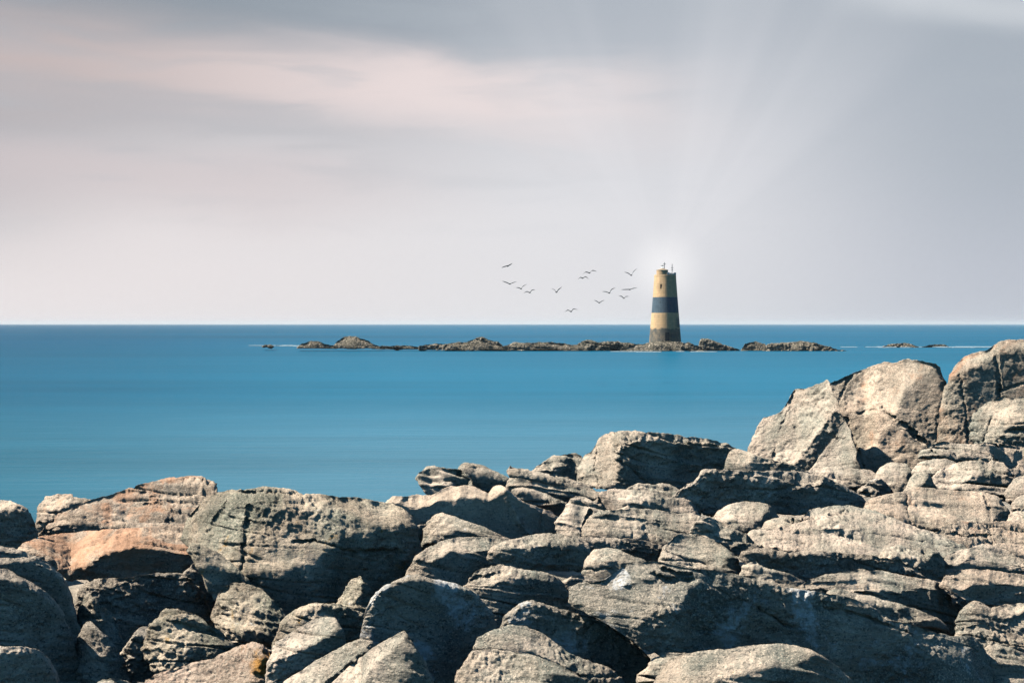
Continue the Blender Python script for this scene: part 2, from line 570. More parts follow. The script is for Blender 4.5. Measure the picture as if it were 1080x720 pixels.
def build_rock(r, D, step, seed):
    V, F, Tt = rock_mesh(r, D, step, seed)
    if np.mean(np.cross(V[F[:, 1]] - V[F[:, 0]], V[F[:, 2]] - V[F[:, 0]]) *
               (V[F[:, 0]] - V.mean(0))) < 0:
        F, Tt = F[:, ::-1], Tt[:, ::-1]
    org = np.array([V[:, 0].mean(), V[:, 1].mean(), V[:, 2].min()])
    V = V - org
    me = bpy.data.meshes.new(r['n'])
    nl = F.size + Tt.size
    me.vertices.add(len(V))
    me.vertices.foreach_set('co', V.ravel())
    me.loops.add(nl)
    me.loops.foreach_set('vertex_index', np.concatenate([F.ravel(), Tt.ravel()]).astype(np.int32))
    npoly = len(F) + len(Tt)
    me.polygons.add(npoly)
    starts = np.concatenate([np.arange(len(F)) * 4, F.size + np.arange(len(Tt)) * 3]).astype(np.int32)
    me.polygons.foreach_set('loop_start', starts)
    me.update(calc_edges=True)
    me.validate()
    me.polygons.foreach_set('use_smooth', [True] * len(me.polygons))
    me.materials.append(MATS[r.get('m', 'grey')])
    o = bpy.data.objects.new(r['n'], me)
    o.location = org
    COL.objects.link(o)
    return tag(o, r['label'], r.get('c', 'rock'), r.get('g'), 'thing')


# ---------------------------------------------------------------- the rocks: outlines, ledge lines with the tilt of the face below each
GS, GO, GR = "boulders and slabs of the foreshore", "blocks of the tall outcrop", "rocks of the offshore reef"
ROCKS = []


def rock(key, n, label, D, top, bot, *lines, **kw):
    ROCKS.append(dict(key=key, n=n, label=label, D=D, top=top, bot=bot, lines=list(lines), **kw))


# --- tall outcrop at the right
rock('o_right', 'boulder', "tall orange-topped boulder running out of the right edge, highest point of the outcrop", 15.8,
     "988,470 989,440 992,410 996,398 1002,387 1012,378 1025,372 1040,369 1048,364 1055,359 1065,358 1080,358 1105,360",
     "988,480 1105,490", ("988,420 1000,398 1012,392 1030,383 1045,378 1055,370 1080,366 1105,366", 86),
     tt=38, rl=0.35, soft=5, strata=0.1, grit=0.6, m='orange_top', g=GO, cracks=[("1050,372 1053,390 1054,412 1050,470", 1.5, 0.08), ("1012,395 1018,430 1022,470", 1.2, 0.04), ("1054,412 1080,404 1100,405", 1.2, .05)])
rock('o_main', 'boulder', "big sunlit humped boulder in the middle of the tall outcrop, half in shade", 16.2,
     "854,426 860,412 866,405 874,402 882,400 892,396 905,391 920,386 933,381 945,382 955,378.5 965,379 980,381 995,382 1001,388 1004,400",
     "856,506 905,510 930,508 975,505 1004,490", ("856,498 912,500 918,485 926,462 940,446 946,428 952,412 968,398 985,389 1004,386", 84),
     tt=60, yaw=5, rl=0.12, rr=0.15, soft=6, strata=0.06, grit=0.55, lump=1.0, m='warm', g=GO,
     cracks=[("930,430 945,443 958,452 975,466", 1.4, 0.12), ("883,425 892,405 896,398", 1.2, 0.05), ("892,440 900,462 912,497", 1.3, 0.09), ("905,436 915,433 925,434", 1.0, 0.05)])
rock('o_slab', 'rock_slab', "pale slab leaning at the left end of the tall outcrop with a dark straight step", 15.9,
     "783,484 786,470 795,450 803,440 815,438 825,433 835,415 838,410 850,409 865,404 875,400 882,412 888,424 894,438",
     "783,500 810,506 852,510 880,492 894,480", ("783,486 812,490 839,489 850,474 862,458 874,441 882,432 886,424 890,432 894,438", 98),
     T=.12, tt=60, yaw=24, rl=0.2, rr=0.05, kr=0.3, soft=1.5, softx=1, strata=0.12, lump=0.5, m='pinkish', g=GO,
     cracks=[("815,488 820,462 832,430 838,412", 1.0, 0.04), ("838,452 850,440 862,425 872,416", 0.9, 0.03), ("845,468 852,462 858,452", 0.9, 0.03)])
rock('o_tri', 'rock_slab', "pale triangular slab face tucked below the leaning slab of the tall outcrop", 15.5,
     "848,496 862,480 875,463 887,446 893,442 899,455 904,468 909,485 913,499",
     "848,514 913,518", ("848,499 880,499 895,494 905,484 913,499", 90),
     tt=62, yaw=18, rl=0.1, rr=0.2, soft=2, strata=0.12, lump=0.5, m='pinkish', g=GO, cracks=[("878,458 886,464 892,462", 0.9, 0.04), ("870,480 882,482", 0.9, .03)])
rock('o_grit', 'boulder', "grey pitted boulder at the right edge sitting under the orange-topped boulder", 14.2,
     "1022,450 1022,438 1026,428 1035,423 1050,419 1060,416 1066,419 1080,417 1105,415",
     "1022,470 1040,476 1105,480", ("1022,455 1035,465 1052,462 1064,452 1080,446 1105,447", 88),
     tt=60, yaw=12, rl=0.4, soft=4, strata=0.5, lump=1.5, g=GO, m='grey', cracks=[("1036,470 1042,450 1046,440", 1.0, .05)])
# --- ledges below the outcrop, far to near
rock('r60', 'rock_slab', "flat sunlit shelf behind the dark wedge at the foot of the tall outcrop", 13.3,
     "838,500 850,496 870,494 900,494 920,497 940,506", "838,512 940,520", ("838,503 870,504 890,507 910,508 940,512", 92), tt=22, strata=0.9, m='pinkish', g=GS)
rock('r57', 'rounded_rock', "small rounded pale knob against the foot of the tall outcrop", 13.0,
     "921,500 923,493 930,489 940,487 958,488 965,492 972,500", "921,522 972,524", ("921,498 935,500 950,501 960,498 972,502", 75), tt=40, rl=.25, m='pinkish', g=GS)
rock('r28l', 'rock_ledge', "broken sunlit shoulder left of the dark-faced block on the skyline", 14.2,
     "555,500 562,493 570,488 577,484 585,480 600,478 608,477 616,480 622,492 624,508", "555,506 570,512 624,516",
     ("555,501 568,497 580,497 585,492 597,491 605,497 612,491 624,500", 92), ("555,503 570,500 590,500 600,500 612,508 624,510", 60), tt=48, strata=1.2, g=GS)
rock('r28', 'rock_block', "large block on the skyline with pale left end and broad dark front face", 13.8,
     "607,505 609,488 612,479 618,476 626,470 630,463 636,458 645,456 656,454 670,454.5 690,455 710,457 725,460 745,461 760,465 772,469 786,475 793,488",
     "607,514 650,518 690,518 715,520 793,512", ("607,512 630,513 648,512 650,498 649,484 650,473 658,468 675,465 700,465 720,468 745,468 770,473 793,484", 91),
     tt=38, rl=.55, kl=1.3, soft=2.5, strata=0.8, m='grey', yaw=-20, g=GS, cracks=[("627,470 628,490 630,512", 1.0, .05), ("655,486 670,498 682,510", 1.3, 0.05)])
rock('r30', 'rock_block', "small smooth-ended block at the right end of the dark-faced skyline block", 13.0,
     "764,492 765,482 768,476 773,473 785,475 800,481 815,484 830,488 845,494 856,499", "764,497 800,502 856,503",
     ("764,494 775,492 788,490 794,482 815,487 856,500", 88), tt=62, yaw=8, rl=.25, soft=2, strata=0.3, m='grey', g=GS)
rock('r56', 'rock_ledge', "layered overhanging ledge at the right edge below the grey pitted boulder", 12.9,
     "968,480 970,475 975,471 983,467 995,464 1010,467 1030,468 1045,465 1060,467 1080,471 1105,475", "968,484 1000,488 1040,500 1060,512 1105,520",
     ("968,480 985,480 1010,483 1032,483 1045,486 1060,503 1105,508", 98), tt=34, rl=.3, strata=1.3, m='pinkish', g=GS)
rock('r58', 'rounded_rock', "low pale lobe under the left tip of the layered overhanging ledge", 12.6,
     "961,495 964,490 970,487 985,484 1000,484 1012,488 1020,494", "961,502 1020,506", ("961,496 985,497 1000,497 1020,497", 92), tt=40, m='pinkish', g=GS)
rock('r55', 'rock_slab', "sunlit sloping slab under the layered overhanging ledge", 12.3,
     "970,516 978,506 988,496 1000,490 1015,486 1030,483 1045,482 1060,487 1070,497 1078,512", "970,526 1078,526",
     ("970,520 1000,518 1026,501 1050,502 1064,499 1078,512", 80), tt=34, strata=1.0, m='pinkish', g=GS)
rock('r59', 'rounded_rock', "rounded grey lump at the left foot of the sunlit sloping slab", 12.1,
     "952,518 956,507 964,499 975,497 984,499 988,508", "952,526 988,526", ("952,520 970,516 978,505 988,500", 88), tt=50, rl=.25, rr=.3, m='grey', g=GS)
rock('r63', 'rounded_rock', "small pale lump at the right edge beside the sunlit sloping slab", 11.9,
     "1059,514 1063,505 1078,498 1105,495", "1059,532 1105,532", ("1059,516 1080,518 1105,518", 88), tt=45, rl=.25, m='pinkish', g=GS)
rock('r24b', 'rock_ledge', "upper of two flat ragged ledges on the skyline left of the centre", 13.2,
     "478,497 484,490 495,491 505,493 515,496 525,500 535,503 545,508 556,516", "478,520 500,535 556,545",
     ("478,495 490,496 498,501 512,503 530,508 556,517", 96), tt=40, strata=1.3, m='grey', g=GS)
rock('r24', 'rock_ledge', "lower ragged ledge on the skyline jutting left over the water", 12.9,
     "438,503 440,498 444,496 450,493 460,491 472,492 480,492 490,494 500,500 505,508 510,517", "438,506 446,520 454,532 510,545",
     ("438,503 446,510 454,516 460,510 468,506 482,507 490,512 510,517", 95), tt=50, yaw=12, rl=.2, strata=1.3, m='pinkish', g=GS)
rock('s1', 'rock_slab', "thin uppermost splinter of slab stepping up to the skyline shoulder", 13.2,
     "534,496 536,490 545,493 555,495 565,498 580,502 600,506 626,512", "534,499 550,504 600,516 626,520", ("534,494 550,499 565,502 580,507 600,511 626,514", 95), tt=35, strata=1.3, g=GS, jit=1.3)
rock('s2', 'rock_slab', "long thin slab below the uppermost splinter, dark along its lower edge", 12.7,
     "534,504 545,503 560,507 580,510 600,512 620,514 648,521", "534,520 560,528 600,540 648,545", ("534,505 548,507 565,511 580,515 605,518 625,524 648,524", 96), tt=33, strata=1.3, g=GS)
rock('r31', 'rock_block', "long dark wedge-shaped block with a sunlit top edge right of the centre", 12.3,
     "706,520 715,512 728,508 735,503 740,495 748,494 760,494 790,496 815,496 840,497 852,497 860,500 868,500 880,507 895,515 905,520 915,528 920,536",
     "706,544 740,542 780,540 840,545 870,542 920,540", ("706,519 730,511 738,503 745,498 760,497 790,500 820,505 845,511 864,511 868,503 880,509 895,517 920,536", 93),
     tt=32, soft=1.2, softx=1.0, strata=0.35, rl=.15, m='dark', yaw=-16, g=GS, cracks=[("720,524 740,522 756,518 768,512", 1.3, .04)])
rock('r61', 'rounded_rock', "small dark leaf-shaped rock lying on the shelf right of the long wedge", 12.9,
     "904,515 908,510 915,506 930,504 938,510 944,520", "904,524 944,526", ("904,512 915,508 930,506 944,519", 88), tt=30, m='dark', g=GS)
rock('s7', 'rock_ledge', "stack of thin sunlit leaves of rock in front of the dark-faced block", 12.5,
     "655,516 662,512 670,510 690,511 705,511 715,516 724,524 740,535", "655,532 740,545",
     ("655,515 675,515 690,519 705,524 740,530", 96), ("655,518 675,519 690,523 705,529 740,534", 40), ("655,524 680,526 700,532 740,540", 92), tt=34, strata=1.5, m='grey', g=GS)
rock('s6', 'rock_slab', "sunlit slab with a dark notch, below the thin leaves in front of the dark-faced block", 12.1,
     "618,530 625,523 635,518 645,515 665,516 690,516 705,521 722,528 735,534 745,545", "618,545 745,556",
     ("618,534 650,536 660,531 675,528 692,530 705,536 745,545", 94), ("618,537 650,538 662,536 692,537 705,540 745,548", 50), tt=30, strata=1.2, m='pinkish', g=GS)
rock('s3', 'rock_slab', "narrow slab just behind the pale smooth wedge-topped boulder", 12.4,
     "536,520 540,515 548,514 560,516 575,521 590,528 615,536", "536,530 560,536 615,552", ("536,520 552,519 565,523 580,529 592,533 615,540", 95), tt=36, strata=1.1, g=GS)
rock('r53', 'rock_slab', "broad sunlit slab with a tapering nose at the right, lichen-stained on top", 11.6,
     "910,538 912,531 920,526 940,521 955,517 970,513 990,515 1010,517 1040,519 1055,524 1066,534 1070,552", "910,541 935,548 985,562 1070,566",
     ("910,532 940,528 970,530 1000,531 1040,530 1070,538", 78), ("910,533 940,531 970,534 1000,534 1040,533 1070,540", 26), ("910,538 935,543 960,547 985,554 1005,558 1045,552 1058,540 1070,540", 96), tt=30, rl=.35, rr=.25, strata=0.9, lump=1.2, m='warm', g=GS,
     cracks=[("955,520 957,545", 1.0, .04), ("1040,524 1046,540 1042,556", 1.2, .05)])
rock('r62', 'rock_block', "squarish pale block at the right edge beside the broad sunlit slab", 11.4,
     "1061,550 1062,532 1068,524 1080,519 1105,515", "1061,570 1105,572", ("1061,556 1080,558 1105,556", 88), tt=52, rl=.3, strata=.6, m='pinkish', g=GS, cracks=[("1062,537 1080,538 1100,536", 1.1, .06)])
rock('s4', 'boulder', "pitted pale boulder wedged right behind the smooth wedge-topped boulder", 11.9,
     "586,540 589,531 594,526 602,523 610,522 620,527 635,533 650,538 660,548", "586,570 625,572 660,570",
     ("586,545 596,540 606,541 612,546 622,538 640,541 660,550", 78), tt=48, rl=.2, strata=.6, m='pinkish', g=GS, cracks=[("622,540 618,552 616,568", 1.8, .1)])
rock('r32', 'boulder', "smooth rounded pale boulder in front of the long dark wedge", 11.5,
     "751,545 754,538 762,534 775,530 785,528 800,528 810,531 820,537 824,548", "751,552 765,558 790,561 805,561 824,554",
     ("751,549 770,551 790,552 800,549 806,541 812,535 824,542", 86), tt=42, rl=.3, soft=4, strata=.15, m='pinkish', g=GS)
rock('r33', 'rounded_rock', "small split loaf-shaped rock, left half sunlit, beside the smooth rounded pale boulder", 11.2,
     "802,558 805,550 815,546 830,544 840,546 855,550 861,555 862,561", "802,562 830,565 862,565", ("802,559 820,560 836,559 839,549 850,552 862,560", 88),
     tt=48, rl=.2, strata=.3, m='grey', g=GS, cracks=[("837,545 837,562", 1.1, .07)])
rock('r34', 'rock_slab', "widest sunlit slab, gently sloping across the right of the shore", 10.9,
     "775,568 790,560 815,556 842,552 848,543 853,537 870,534 895,533 915,537 940,546 970,557 1000,566 1025,580", "775,585 1025,600",
     ("775,566 810,562 840,560 870,557 905,559 950,565 1025,582", 80), ("775,567 810,564 840,563 870,561 905,563 950,569 1025,583", 14), ("775,576 800,582 860,585 920,590 1000,588 1025,592", 88), tt=15, rl=.3, strata=1.1, m='pinkish', g=GS, cracks=[("870,541 880,542 890,540", 1.1, .05), ("885,565 896,566 905,569", 1.2, .05), ("825,556 826,576", .9, .03)])
rock('r54', 'rock_slab', "sunlit shelf with an orange lichen streak between the broad slab and the right edge", 11.1,
     "980,562 990,555 1005,551 1030,549 1060,550 1105,552", "980,590 1105,594", ("980,566 1000,571 1030,577 1060,583 1105,586", 85), tt=28, strata=.8, m='warm', g=GS,
     cracks=[("1000,562 1020,566 1045,563", 1.2, .05), ("1045,560 1048,580", 1, .04)])
rock('s5', 'rock_slab', "long pitted slab crossed by a slanting dark overhang, left of the smooth rounded pale boulder", 11.0,
     "612,552 616,545 622,541 640,537 660,536 680,536 700,538 715,541 735,541 745,546 752,556", "612,570 640,572 680,578 735,590 752,584",
     ("612,548 640,541 655,541 672,545 690,548 712,555 735,560 752,560", 97), ("612,550 640,545 655,547 680,552 700,558 720,563 752,566", 38), ("612,563 640,564 680,569 720,576 752,576", 92),
     tt=34, rl=.25, strata=.9, m='grey', g=GS)
rock('r35', 'rock_slab', "mottled tilted slab running down right under the smooth rounded pale boulder", 10.9,
     "728,552 733,546 745,545 757,548 770,556 790,562 800,570 806,582", "728,570 760,582 806,594", ("728,550 742,553 756,563 775,571 790,573 806,582", 94), tt=40, strata=.7, m='grey', g=GS)
rock('r37', 'rock_block', "dark-ended block at the right end of the long dark overhanging ledge", 10.6,
     "926,582 932,577 945,575 960,576 978,578 988,577 994,584 998,596 999,608", "926,598 965,612 999,612", ("926,582 940,586 962,589 978,590 984,582 990,582 999,605", 90), tt=25, rr=.3, strata=.5, m='grey', g=GS)
rock('r39', 'rock_slab', "rough gritty slab with a shaded right end, above the crest of the longest boulder", 10.5,
     "695,575 705,566 718,561 735,561 750,568 765,575 778,582 785,596", "695,610 785,618", ("695,590 730,600 755,600 765,590 770,584 785,594", 90), tt=38, strata=1.0, m='grey', g=GS)
rock('r36', 'rock_ledge', "long dark-fronted overhanging ledge below the widest sunlit slab", 10.4,
     "779,586 782,580 788,577 800,574 815,575 830,578 850,581 865,580 885,582 920,585 950,589 965,597 982,610", "779,590 800,602 830,612 860,614 890,610 920,605 950,606 982,612",
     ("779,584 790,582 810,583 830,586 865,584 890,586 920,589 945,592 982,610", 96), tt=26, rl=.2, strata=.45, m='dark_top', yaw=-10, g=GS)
rock('r48', 'rock_ledge', "pale ledge with a dark underside at the right edge, second from the orange streak", 10.5,
     "993,594 995,586 1005,581 1020,578 1035,574 1050,576 1070,583 1105,592", "993,600 1030,604 1105,612", ("993,592 1008,595 1020,588 1032,590 1055,594 1105,600", 95), tt=30, rl=.2, strata=.8, m='pinkish', g=GS)
rock('r38', 'rock_block', "small lumpy rock in the dark gap under the left tip of the overhanging ledge", 10.1,
     "777,602 780,595 787,591 795,591 803,598 820,602 840,606 854,614", "777,622 854,628", ("777,600 790,598 800,604 820,608 854,616", 70), tt=42, strata=.9, m='grey', g=GS)
rock('r47', 'rock_block', "warm-topped block with a flat dark front at the right edge", 9.9,
     "990,615 994,607 1003,602 1020,599 1040,600 1060,603 1080,606 1105,612", "990,620 1015,632 1040,640 1105,640", ("990,614 1003,619 1014,622 1026,616 1050,615 1080,617 1105,620", 94), tt=32, rl=.2, strata=.6, soft=2, m='warm', yaw=-10, g=GS)
rock('r40', 'rock_slab', "sunlit striped slab with a dark scooped front beside the warm-topped block", 9.8,
     "835,620 845,613 857,609 870,607 890,602 905,599 925,601 950,605 975,609 990,612 1000,618 1008,630 1012,645", "835,626 880,632 920,636 960,646 990,655 1012,662",
     ("835,614 870,612 910,610 950,613 990,616 1012,640", 82), ("835,615 870,615 910,614 950,616 990,617 1012,640", 20), ("835,619 875,620 915,621 950,622 972,619 990,620 1012,640", 94), tt=20, rl=.3, rr=.3, strata=1.2, m='grey', yaw=-8, g=GS)
rock('r49', 'rock_block', "mottled block at the right edge just below the flat dark front", 9.3,
     "1006,645 1012,637 1020,633 1032,634 1045,641 1060,636 1080,635 1105,635", "1006,672 1105,676", ("1006,642 1025,641 1045,650 1065,650 1080,643 1105,645", 80), tt=35, strata=.9, m='grey', g=GS)
rock('r41', 'rock_slab', "lower striped slab squeezed between the striped slab above and the longest boulder", 9.4,
     "870,622 885,621 900,625 930,632 955,638 975,645 990,650 1003,660", "870,640 930,660 1003,676", ("870,626 900,633 925,640 955,644 980,651 1003,661", 88), tt=30, strata=.9, m='grey', g=GS)
rock('r50', 'rock_slab', "pale shelf at the lower right edge behind the right end of the longest boulder", 8.9,
     "998,676 1004,666 1012,660 1025,657 1040,656 1055,662 1070,668 1105,676", "998,700 1105,716", ("998,672 1020,666 1040,665 1060,674 1105,684", 70), tt=32, strata=1.1, m='grey', g=GS)
rock('r51', 'rock_slab', "streaky lower shelf in the bottom right corner of the shore", 8.85,
     "1028,690 1036,680 1045,675 1060,680 1080,688 1105,696", "1028,745 1105,750", ("1028,690 1050,688 1080,696 1105,704", 62), tt=34, strata=1.2, m='grey', g=GS)
# --- centre
rock('r23', 'boulder', "smooth pale wedge-topped boulder with a long sunlit rim, above the stacked rocks at the centre", 12.0,
     "403,528 408,523 420,523 432,522 445,521 455,521 465,516 475,512 482,513 490,511.5 500,512 510,518 515,520 520,513 528,511 533,514 540,520 555,530 570,535 585,540 595,548 599,560",
     "403,545 440,562 480,566 520,568 550,572 599,572", ("403,528 425,531 440,536 455,531 465,526 476,528 485,523 500,525 515,526 522,524 530,517 534,516 545,525 570,539 585,545 599,560", 91),
     tt=28, soft=2, strata=.05, grit=.35, lump=.8, rl=.15, rr=.3, m='pale', yaw=-10, g=GS, cracks=[("534,518 540,535 550,555 565,568", 4.0, -.06), ("572,537 572,560", .8, .03)])
rock('r22a', 'rock_ledge', "upper tongue of the stacked rocks under the smooth wedge-topped boulder", 11.4,
     "445,572 446,560 449,548 455,542 465,540 480,545 495,550 510,556 525,562 545,571", "445,580 460,579 480,572 500,570 545,576",
     ("445,574 452,572 460,565 470,561 485,559 510,562 520,564 545,572", 98), tt=44, yaw=8, rl=.25, strata=.8, m='grey', g=GS)
rock('r44b', 'rock_slab', "dark curved slab behind the small egg-shaped rock at the centre", 10.6,
     "588,572 600,566 615,566 640,567 665,567 685,570 700,574 710,583 717,594", "588,600 640,606 717,602", ("588,569 615,570 640,571 665,570 682,573 700,579 717,594", 94), tt=25, rr=.4, strata=.35, m='dark_top', yaw=-12, g=GS)
rock('r22b', 'boulder', "middle boulder of the stacked rocks, sunlit shelf over a dark front", 10.7,
     "428,598 430,590 434,585 440,583 450,577 465,570 480,566 500,565 525,567 545,569 565,576", "428,612 470,622 565,606",
     ("428,590 440,589 452,592 462,588 475,580 500,579 540,582 565,582", 94), tt=30, rl=.25, strata=.6, m='grey', yaw=-10, g=GS)
rock('r44a', 'boulder', "long loaf-shaped boulder with dark underside at the centre of the shore", 10.2,
     "513,586 515,579 520,574 535,569 550,566 570,562 590,562 610,566 622,571 627,582", "513,592 550,602 600,604 627,596", ("513,584 525,579 540,577 555,577 575,574 600,575 627,579", 96), tt=28, rl=.2, rr=.2, strata=.5, m='grey', yaw=-12, g=GS)
rock('r21', 'boulder', "double-humped boulder in the hollow under the long loaf-shaped boulder", 9.7,
     "486,616 489,608 492,603 500,599 515,596 535,596 545,600 560,602 575,604 590,608 600,615 607,626", "486,640 530,656 607,650",
     ("486,612 505,617 522,615 532,612 540,609 552,609 562,609 575,612 607,624", 88), tt=34, rl=.25, strata=.8, m='grey', yaw=-8, g=GS, cracks=[("494,611 510,607 528,605", 1.4, .06)])
rock('r43', 'rounded_rock', "small egg-shaped rock perched above the longest boulder at the centre", 9.4,
     "613,602 615,594 618,588 625,580 640,577 650,579 665,585 680,590 690,596 694,604", "613,606 625,612 640,615 665,612 694,608", ("613,598 625,594 640,590 655,590 672,592 694,601", 88),
     tt=44, rl=.25, strata=.3, m='grey', g=GS, cracks=[("614,599 630,600 645,599", 1.3, .05)])
rock('r42', 'boulder', "longest boulder, lying across the lower right with whitish lichen on its shaded flank", 8.7,
     "599,632 602,622 608,616 615,612 630,612 638,610 648,602 658,596 670,593 685,591 700,591 715,595 730,598 750,600 775,605 800,612 830,619 860,623 885,626 905,632 925,642 935,653 960,656 985,666 1005,671 1025,670 1040,680 1050,700 1054,735",
     "599,636 650,665 700,695 760,705 820,715 900,742 1054,748",
     ("599,620 640,622 680,610 720,604 760,606 800,616 850,624 900,633 1054,735", 84), ("599,621 640,624 680,616 720,611 760,612 800,619 850,626 900,635 1054,735", 44), ("599,630 620,640 645,644 680,648 710,646 722,632 730,616 745,610 775,610 805,618 830,624 860,628 885,631 905,638 925,648 960,662 1000,676 1054,735", 88), ("599,640 650,660 700,668 740,660 775,648 800,650 850,660 900,672 1054,740", 97),
     tt=48, rl=.4, rr=.4, soft=4, strata=.4, lump=1.5, m='white', yaw=-12, g=GS,
     cracks=[("800,642 815,650 830,660 845,662", 1.8, .06), ("690,606 702,612 716,611 730,612", 3.0, .07), ("860,640 900,646 960,668", 1.4, .05), ("700,600 715,606 730,606", 2, .05)])
# --- left
rock('r2', 'rock_block', "small squarish block on the left skyline with a shaded underside", 13.6,
     "36,556 37,542 38,533 42,527 46,523 60,521 74,521 85,525 100,525 110,530", "36,566 110,560", ("36,552 48,543 60,537 75,531 90,528 110,531", 94), tt=34, rl=.3, strata=.5, m='warm', g=GS)
rock('r3', 'rock_slab', "long tapering slab rising right along the left skyline, tinged with orange lichen", 13.2,
     "40,562 45,553 60,543 75,537 95,526 112,522 120,520 130,516 150,509 170,506 186,504 200,502 215,503 225,507 233,515 238,526",
     "40,566 70,572 110,568 238,572", ("40,559 50,556 65,553 80,553 92,556 115,557 130,560 190,562 238,556", 96), tt=32, rl=.2, rr=.25, strata=.9, m='orange_soft', g=GS,
     cracks=[("196,508 212,509 228,512 234,518", 1.3, .1), ("136,519 154,519", 1, .05), ("160,523 175,522", 1, .05), ("150,531 180,530", 1, .05), ("175,549 185,550", 1, .05)])
rock('r1', 'boulder', "dark boulder with a sunlit cap cut by the left edge on the skyline", 12.7,
     "-20,528 0,527 8,527 20,530 33,533 37,538 39,550", "-20,592 39,580", ("-20,543 0,540 10,538 22,533 33,535 39,545", 92), tt=28, rr=.15, strata=.5, m='warm', yaw=-14, g=GS)
rock('r4', 'rock_slab', "orange-lichened sloping slab with a dark undercut front, below the left skyline slab", 11.6,
     "16,580 22,574 30,570 45,565 70,562 95,559 130,557 165,554 190,552 208,552", "16,584 50,596 76,612 110,613 140,613 193,610 208,606",
     ("16,579 50,590 74,604 86,597 95,592 105,586 120,580 140,576 165,577 185,582 208,584", 94), tt=17, rl=.2, soft=2.5, strata=.45, m='orange', yaw=-8, g=GS)
rock('r7', 'rock_block', "shaded block under the undercut front of the orange-lichened slab", 10.6,
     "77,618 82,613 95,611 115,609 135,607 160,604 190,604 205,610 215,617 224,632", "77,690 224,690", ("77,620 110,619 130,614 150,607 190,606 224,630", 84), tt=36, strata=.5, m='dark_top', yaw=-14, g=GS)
rock('r5', 'boulder', "largest rounded boulder of the left shore, gritty with cracks down its front", 10.9,
     "191,568 192,555 194,549 198,542 205,535 215,525 225,520 240,516 265,515 275,513.5 290,514 310,517 320,521 340,521 360,523 380,524 400,528 415,531 430,537 440,543 446,552 449,580",
     "191,572 205,590 225,602 250,620 280,640 310,655 350,656 390,655 449,640",
     ("191,557 205,546 230,534 260,528 300,531 340,538 380,549 410,553 435,552 449,556", 57), ("191,562 230,592 265,602 300,602 335,588 350,578 370,566 400,558 449,558", 90),
     tt=22, T=.2, rl=.7, rr=.45, kl=1.0, soft=7, strata=.3, grit=1.1, lump=1.5, m='grit', yaw=-8, g=GS,
     cracks=[("264,535 260,552 258,575 256,600", 2.0, .07), ("240,528 228,545 220,562", 2.0, .05), ("310,571 328,571 345,574 362,580 385,582 420,580", 1.4, .08), ("252,520 272,519 300,521 318,523", 1.4, .08)])
rock('r11', 'rock_ledge', "narrow lip of rock hugging the lower left of the largest rounded boulder", 10.4,
     "197,578 199,573 205,573 215,577 230,583 243,592 255,602 268,612 276,624", "197,585 212,605 222,630 276,645", ("197,577 215,585 230,594 245,602 276,620", 92), tt=38, strata=.5, grit=1.3, m='grit', g=GS)
rock('r14', 'rounded_rock', "gritty lump wedged between the largest rounded boulder and the dark-faced boulder", 9.9,
     "350,640 354,631 360,622 366,614 373,609 382,607 390,612 398,622", "350,660 398,660", ("350,644 366,640 378,628 385,616 398,625", 88), tt=52, yaw=10, rl=.25, grit=1.3, m='grit', g=GS)
rock('r12', 'boulder', "rough knobbly boulder in the shade below the largest rounded boulder", 9.6,
     "222,648 223,635 226,624 234,617 245,613 255,614 270,618 280,624 290,632 302,640 316,654", "222,658 235,672 260,682 316,690", ("222,640 245,640 268,642 290,644 316,656", 74), ("222,655 250,662 280,664 316,668", 95),
     tt=42, rl=.35, strata=1.4, grit=0.95, lump=1.4, m='grit', g=GS)
rock('r13', 'boulder', "long arched boulder with a thin sunlit crest under the largest rounded boulder", 9.1,
     "287,672 290,662 293,654 300,648 315,640 330,636 345,635 360,637 375,641 388,645 398,655", "287,690 398,700", ("287,668 298,658 308,652 320,644 335,640 350,639 370,644 398,656", 86), tt=34, rl=.35, strata=.4, m='grit', yaw=-8, g=GS)
rock('r8a', 'boulder', "rearmost of the dark humped boulders stacked at the left edge", 9.7,
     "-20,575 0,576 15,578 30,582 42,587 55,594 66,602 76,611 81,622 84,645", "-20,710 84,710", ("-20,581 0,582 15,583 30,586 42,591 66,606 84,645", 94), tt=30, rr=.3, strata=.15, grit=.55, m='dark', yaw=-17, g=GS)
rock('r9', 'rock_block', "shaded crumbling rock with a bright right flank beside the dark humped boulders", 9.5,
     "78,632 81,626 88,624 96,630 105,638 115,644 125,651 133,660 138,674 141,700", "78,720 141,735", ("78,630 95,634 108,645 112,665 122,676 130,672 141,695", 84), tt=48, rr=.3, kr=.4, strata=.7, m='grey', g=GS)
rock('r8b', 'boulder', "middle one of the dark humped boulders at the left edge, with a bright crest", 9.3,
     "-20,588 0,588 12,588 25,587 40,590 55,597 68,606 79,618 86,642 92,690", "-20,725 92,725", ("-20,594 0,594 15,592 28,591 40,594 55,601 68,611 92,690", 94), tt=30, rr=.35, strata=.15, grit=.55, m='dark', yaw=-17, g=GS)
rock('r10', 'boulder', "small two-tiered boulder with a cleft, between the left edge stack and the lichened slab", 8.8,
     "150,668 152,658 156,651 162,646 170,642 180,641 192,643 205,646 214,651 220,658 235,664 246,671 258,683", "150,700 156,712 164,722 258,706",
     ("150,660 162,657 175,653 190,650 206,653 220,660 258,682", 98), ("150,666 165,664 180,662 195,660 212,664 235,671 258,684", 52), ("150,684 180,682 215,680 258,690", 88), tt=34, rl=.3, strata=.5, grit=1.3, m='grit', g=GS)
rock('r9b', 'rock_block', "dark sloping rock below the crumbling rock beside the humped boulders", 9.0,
     "78,662 83,655 90,656 102,663 116,672 128,684 137,700 144,730", "78,745 144,748", ("78,662 92,660 104,668 116,677 130,690 144,728", 86), tt=35, strata=.3, m='dark', g=GS)
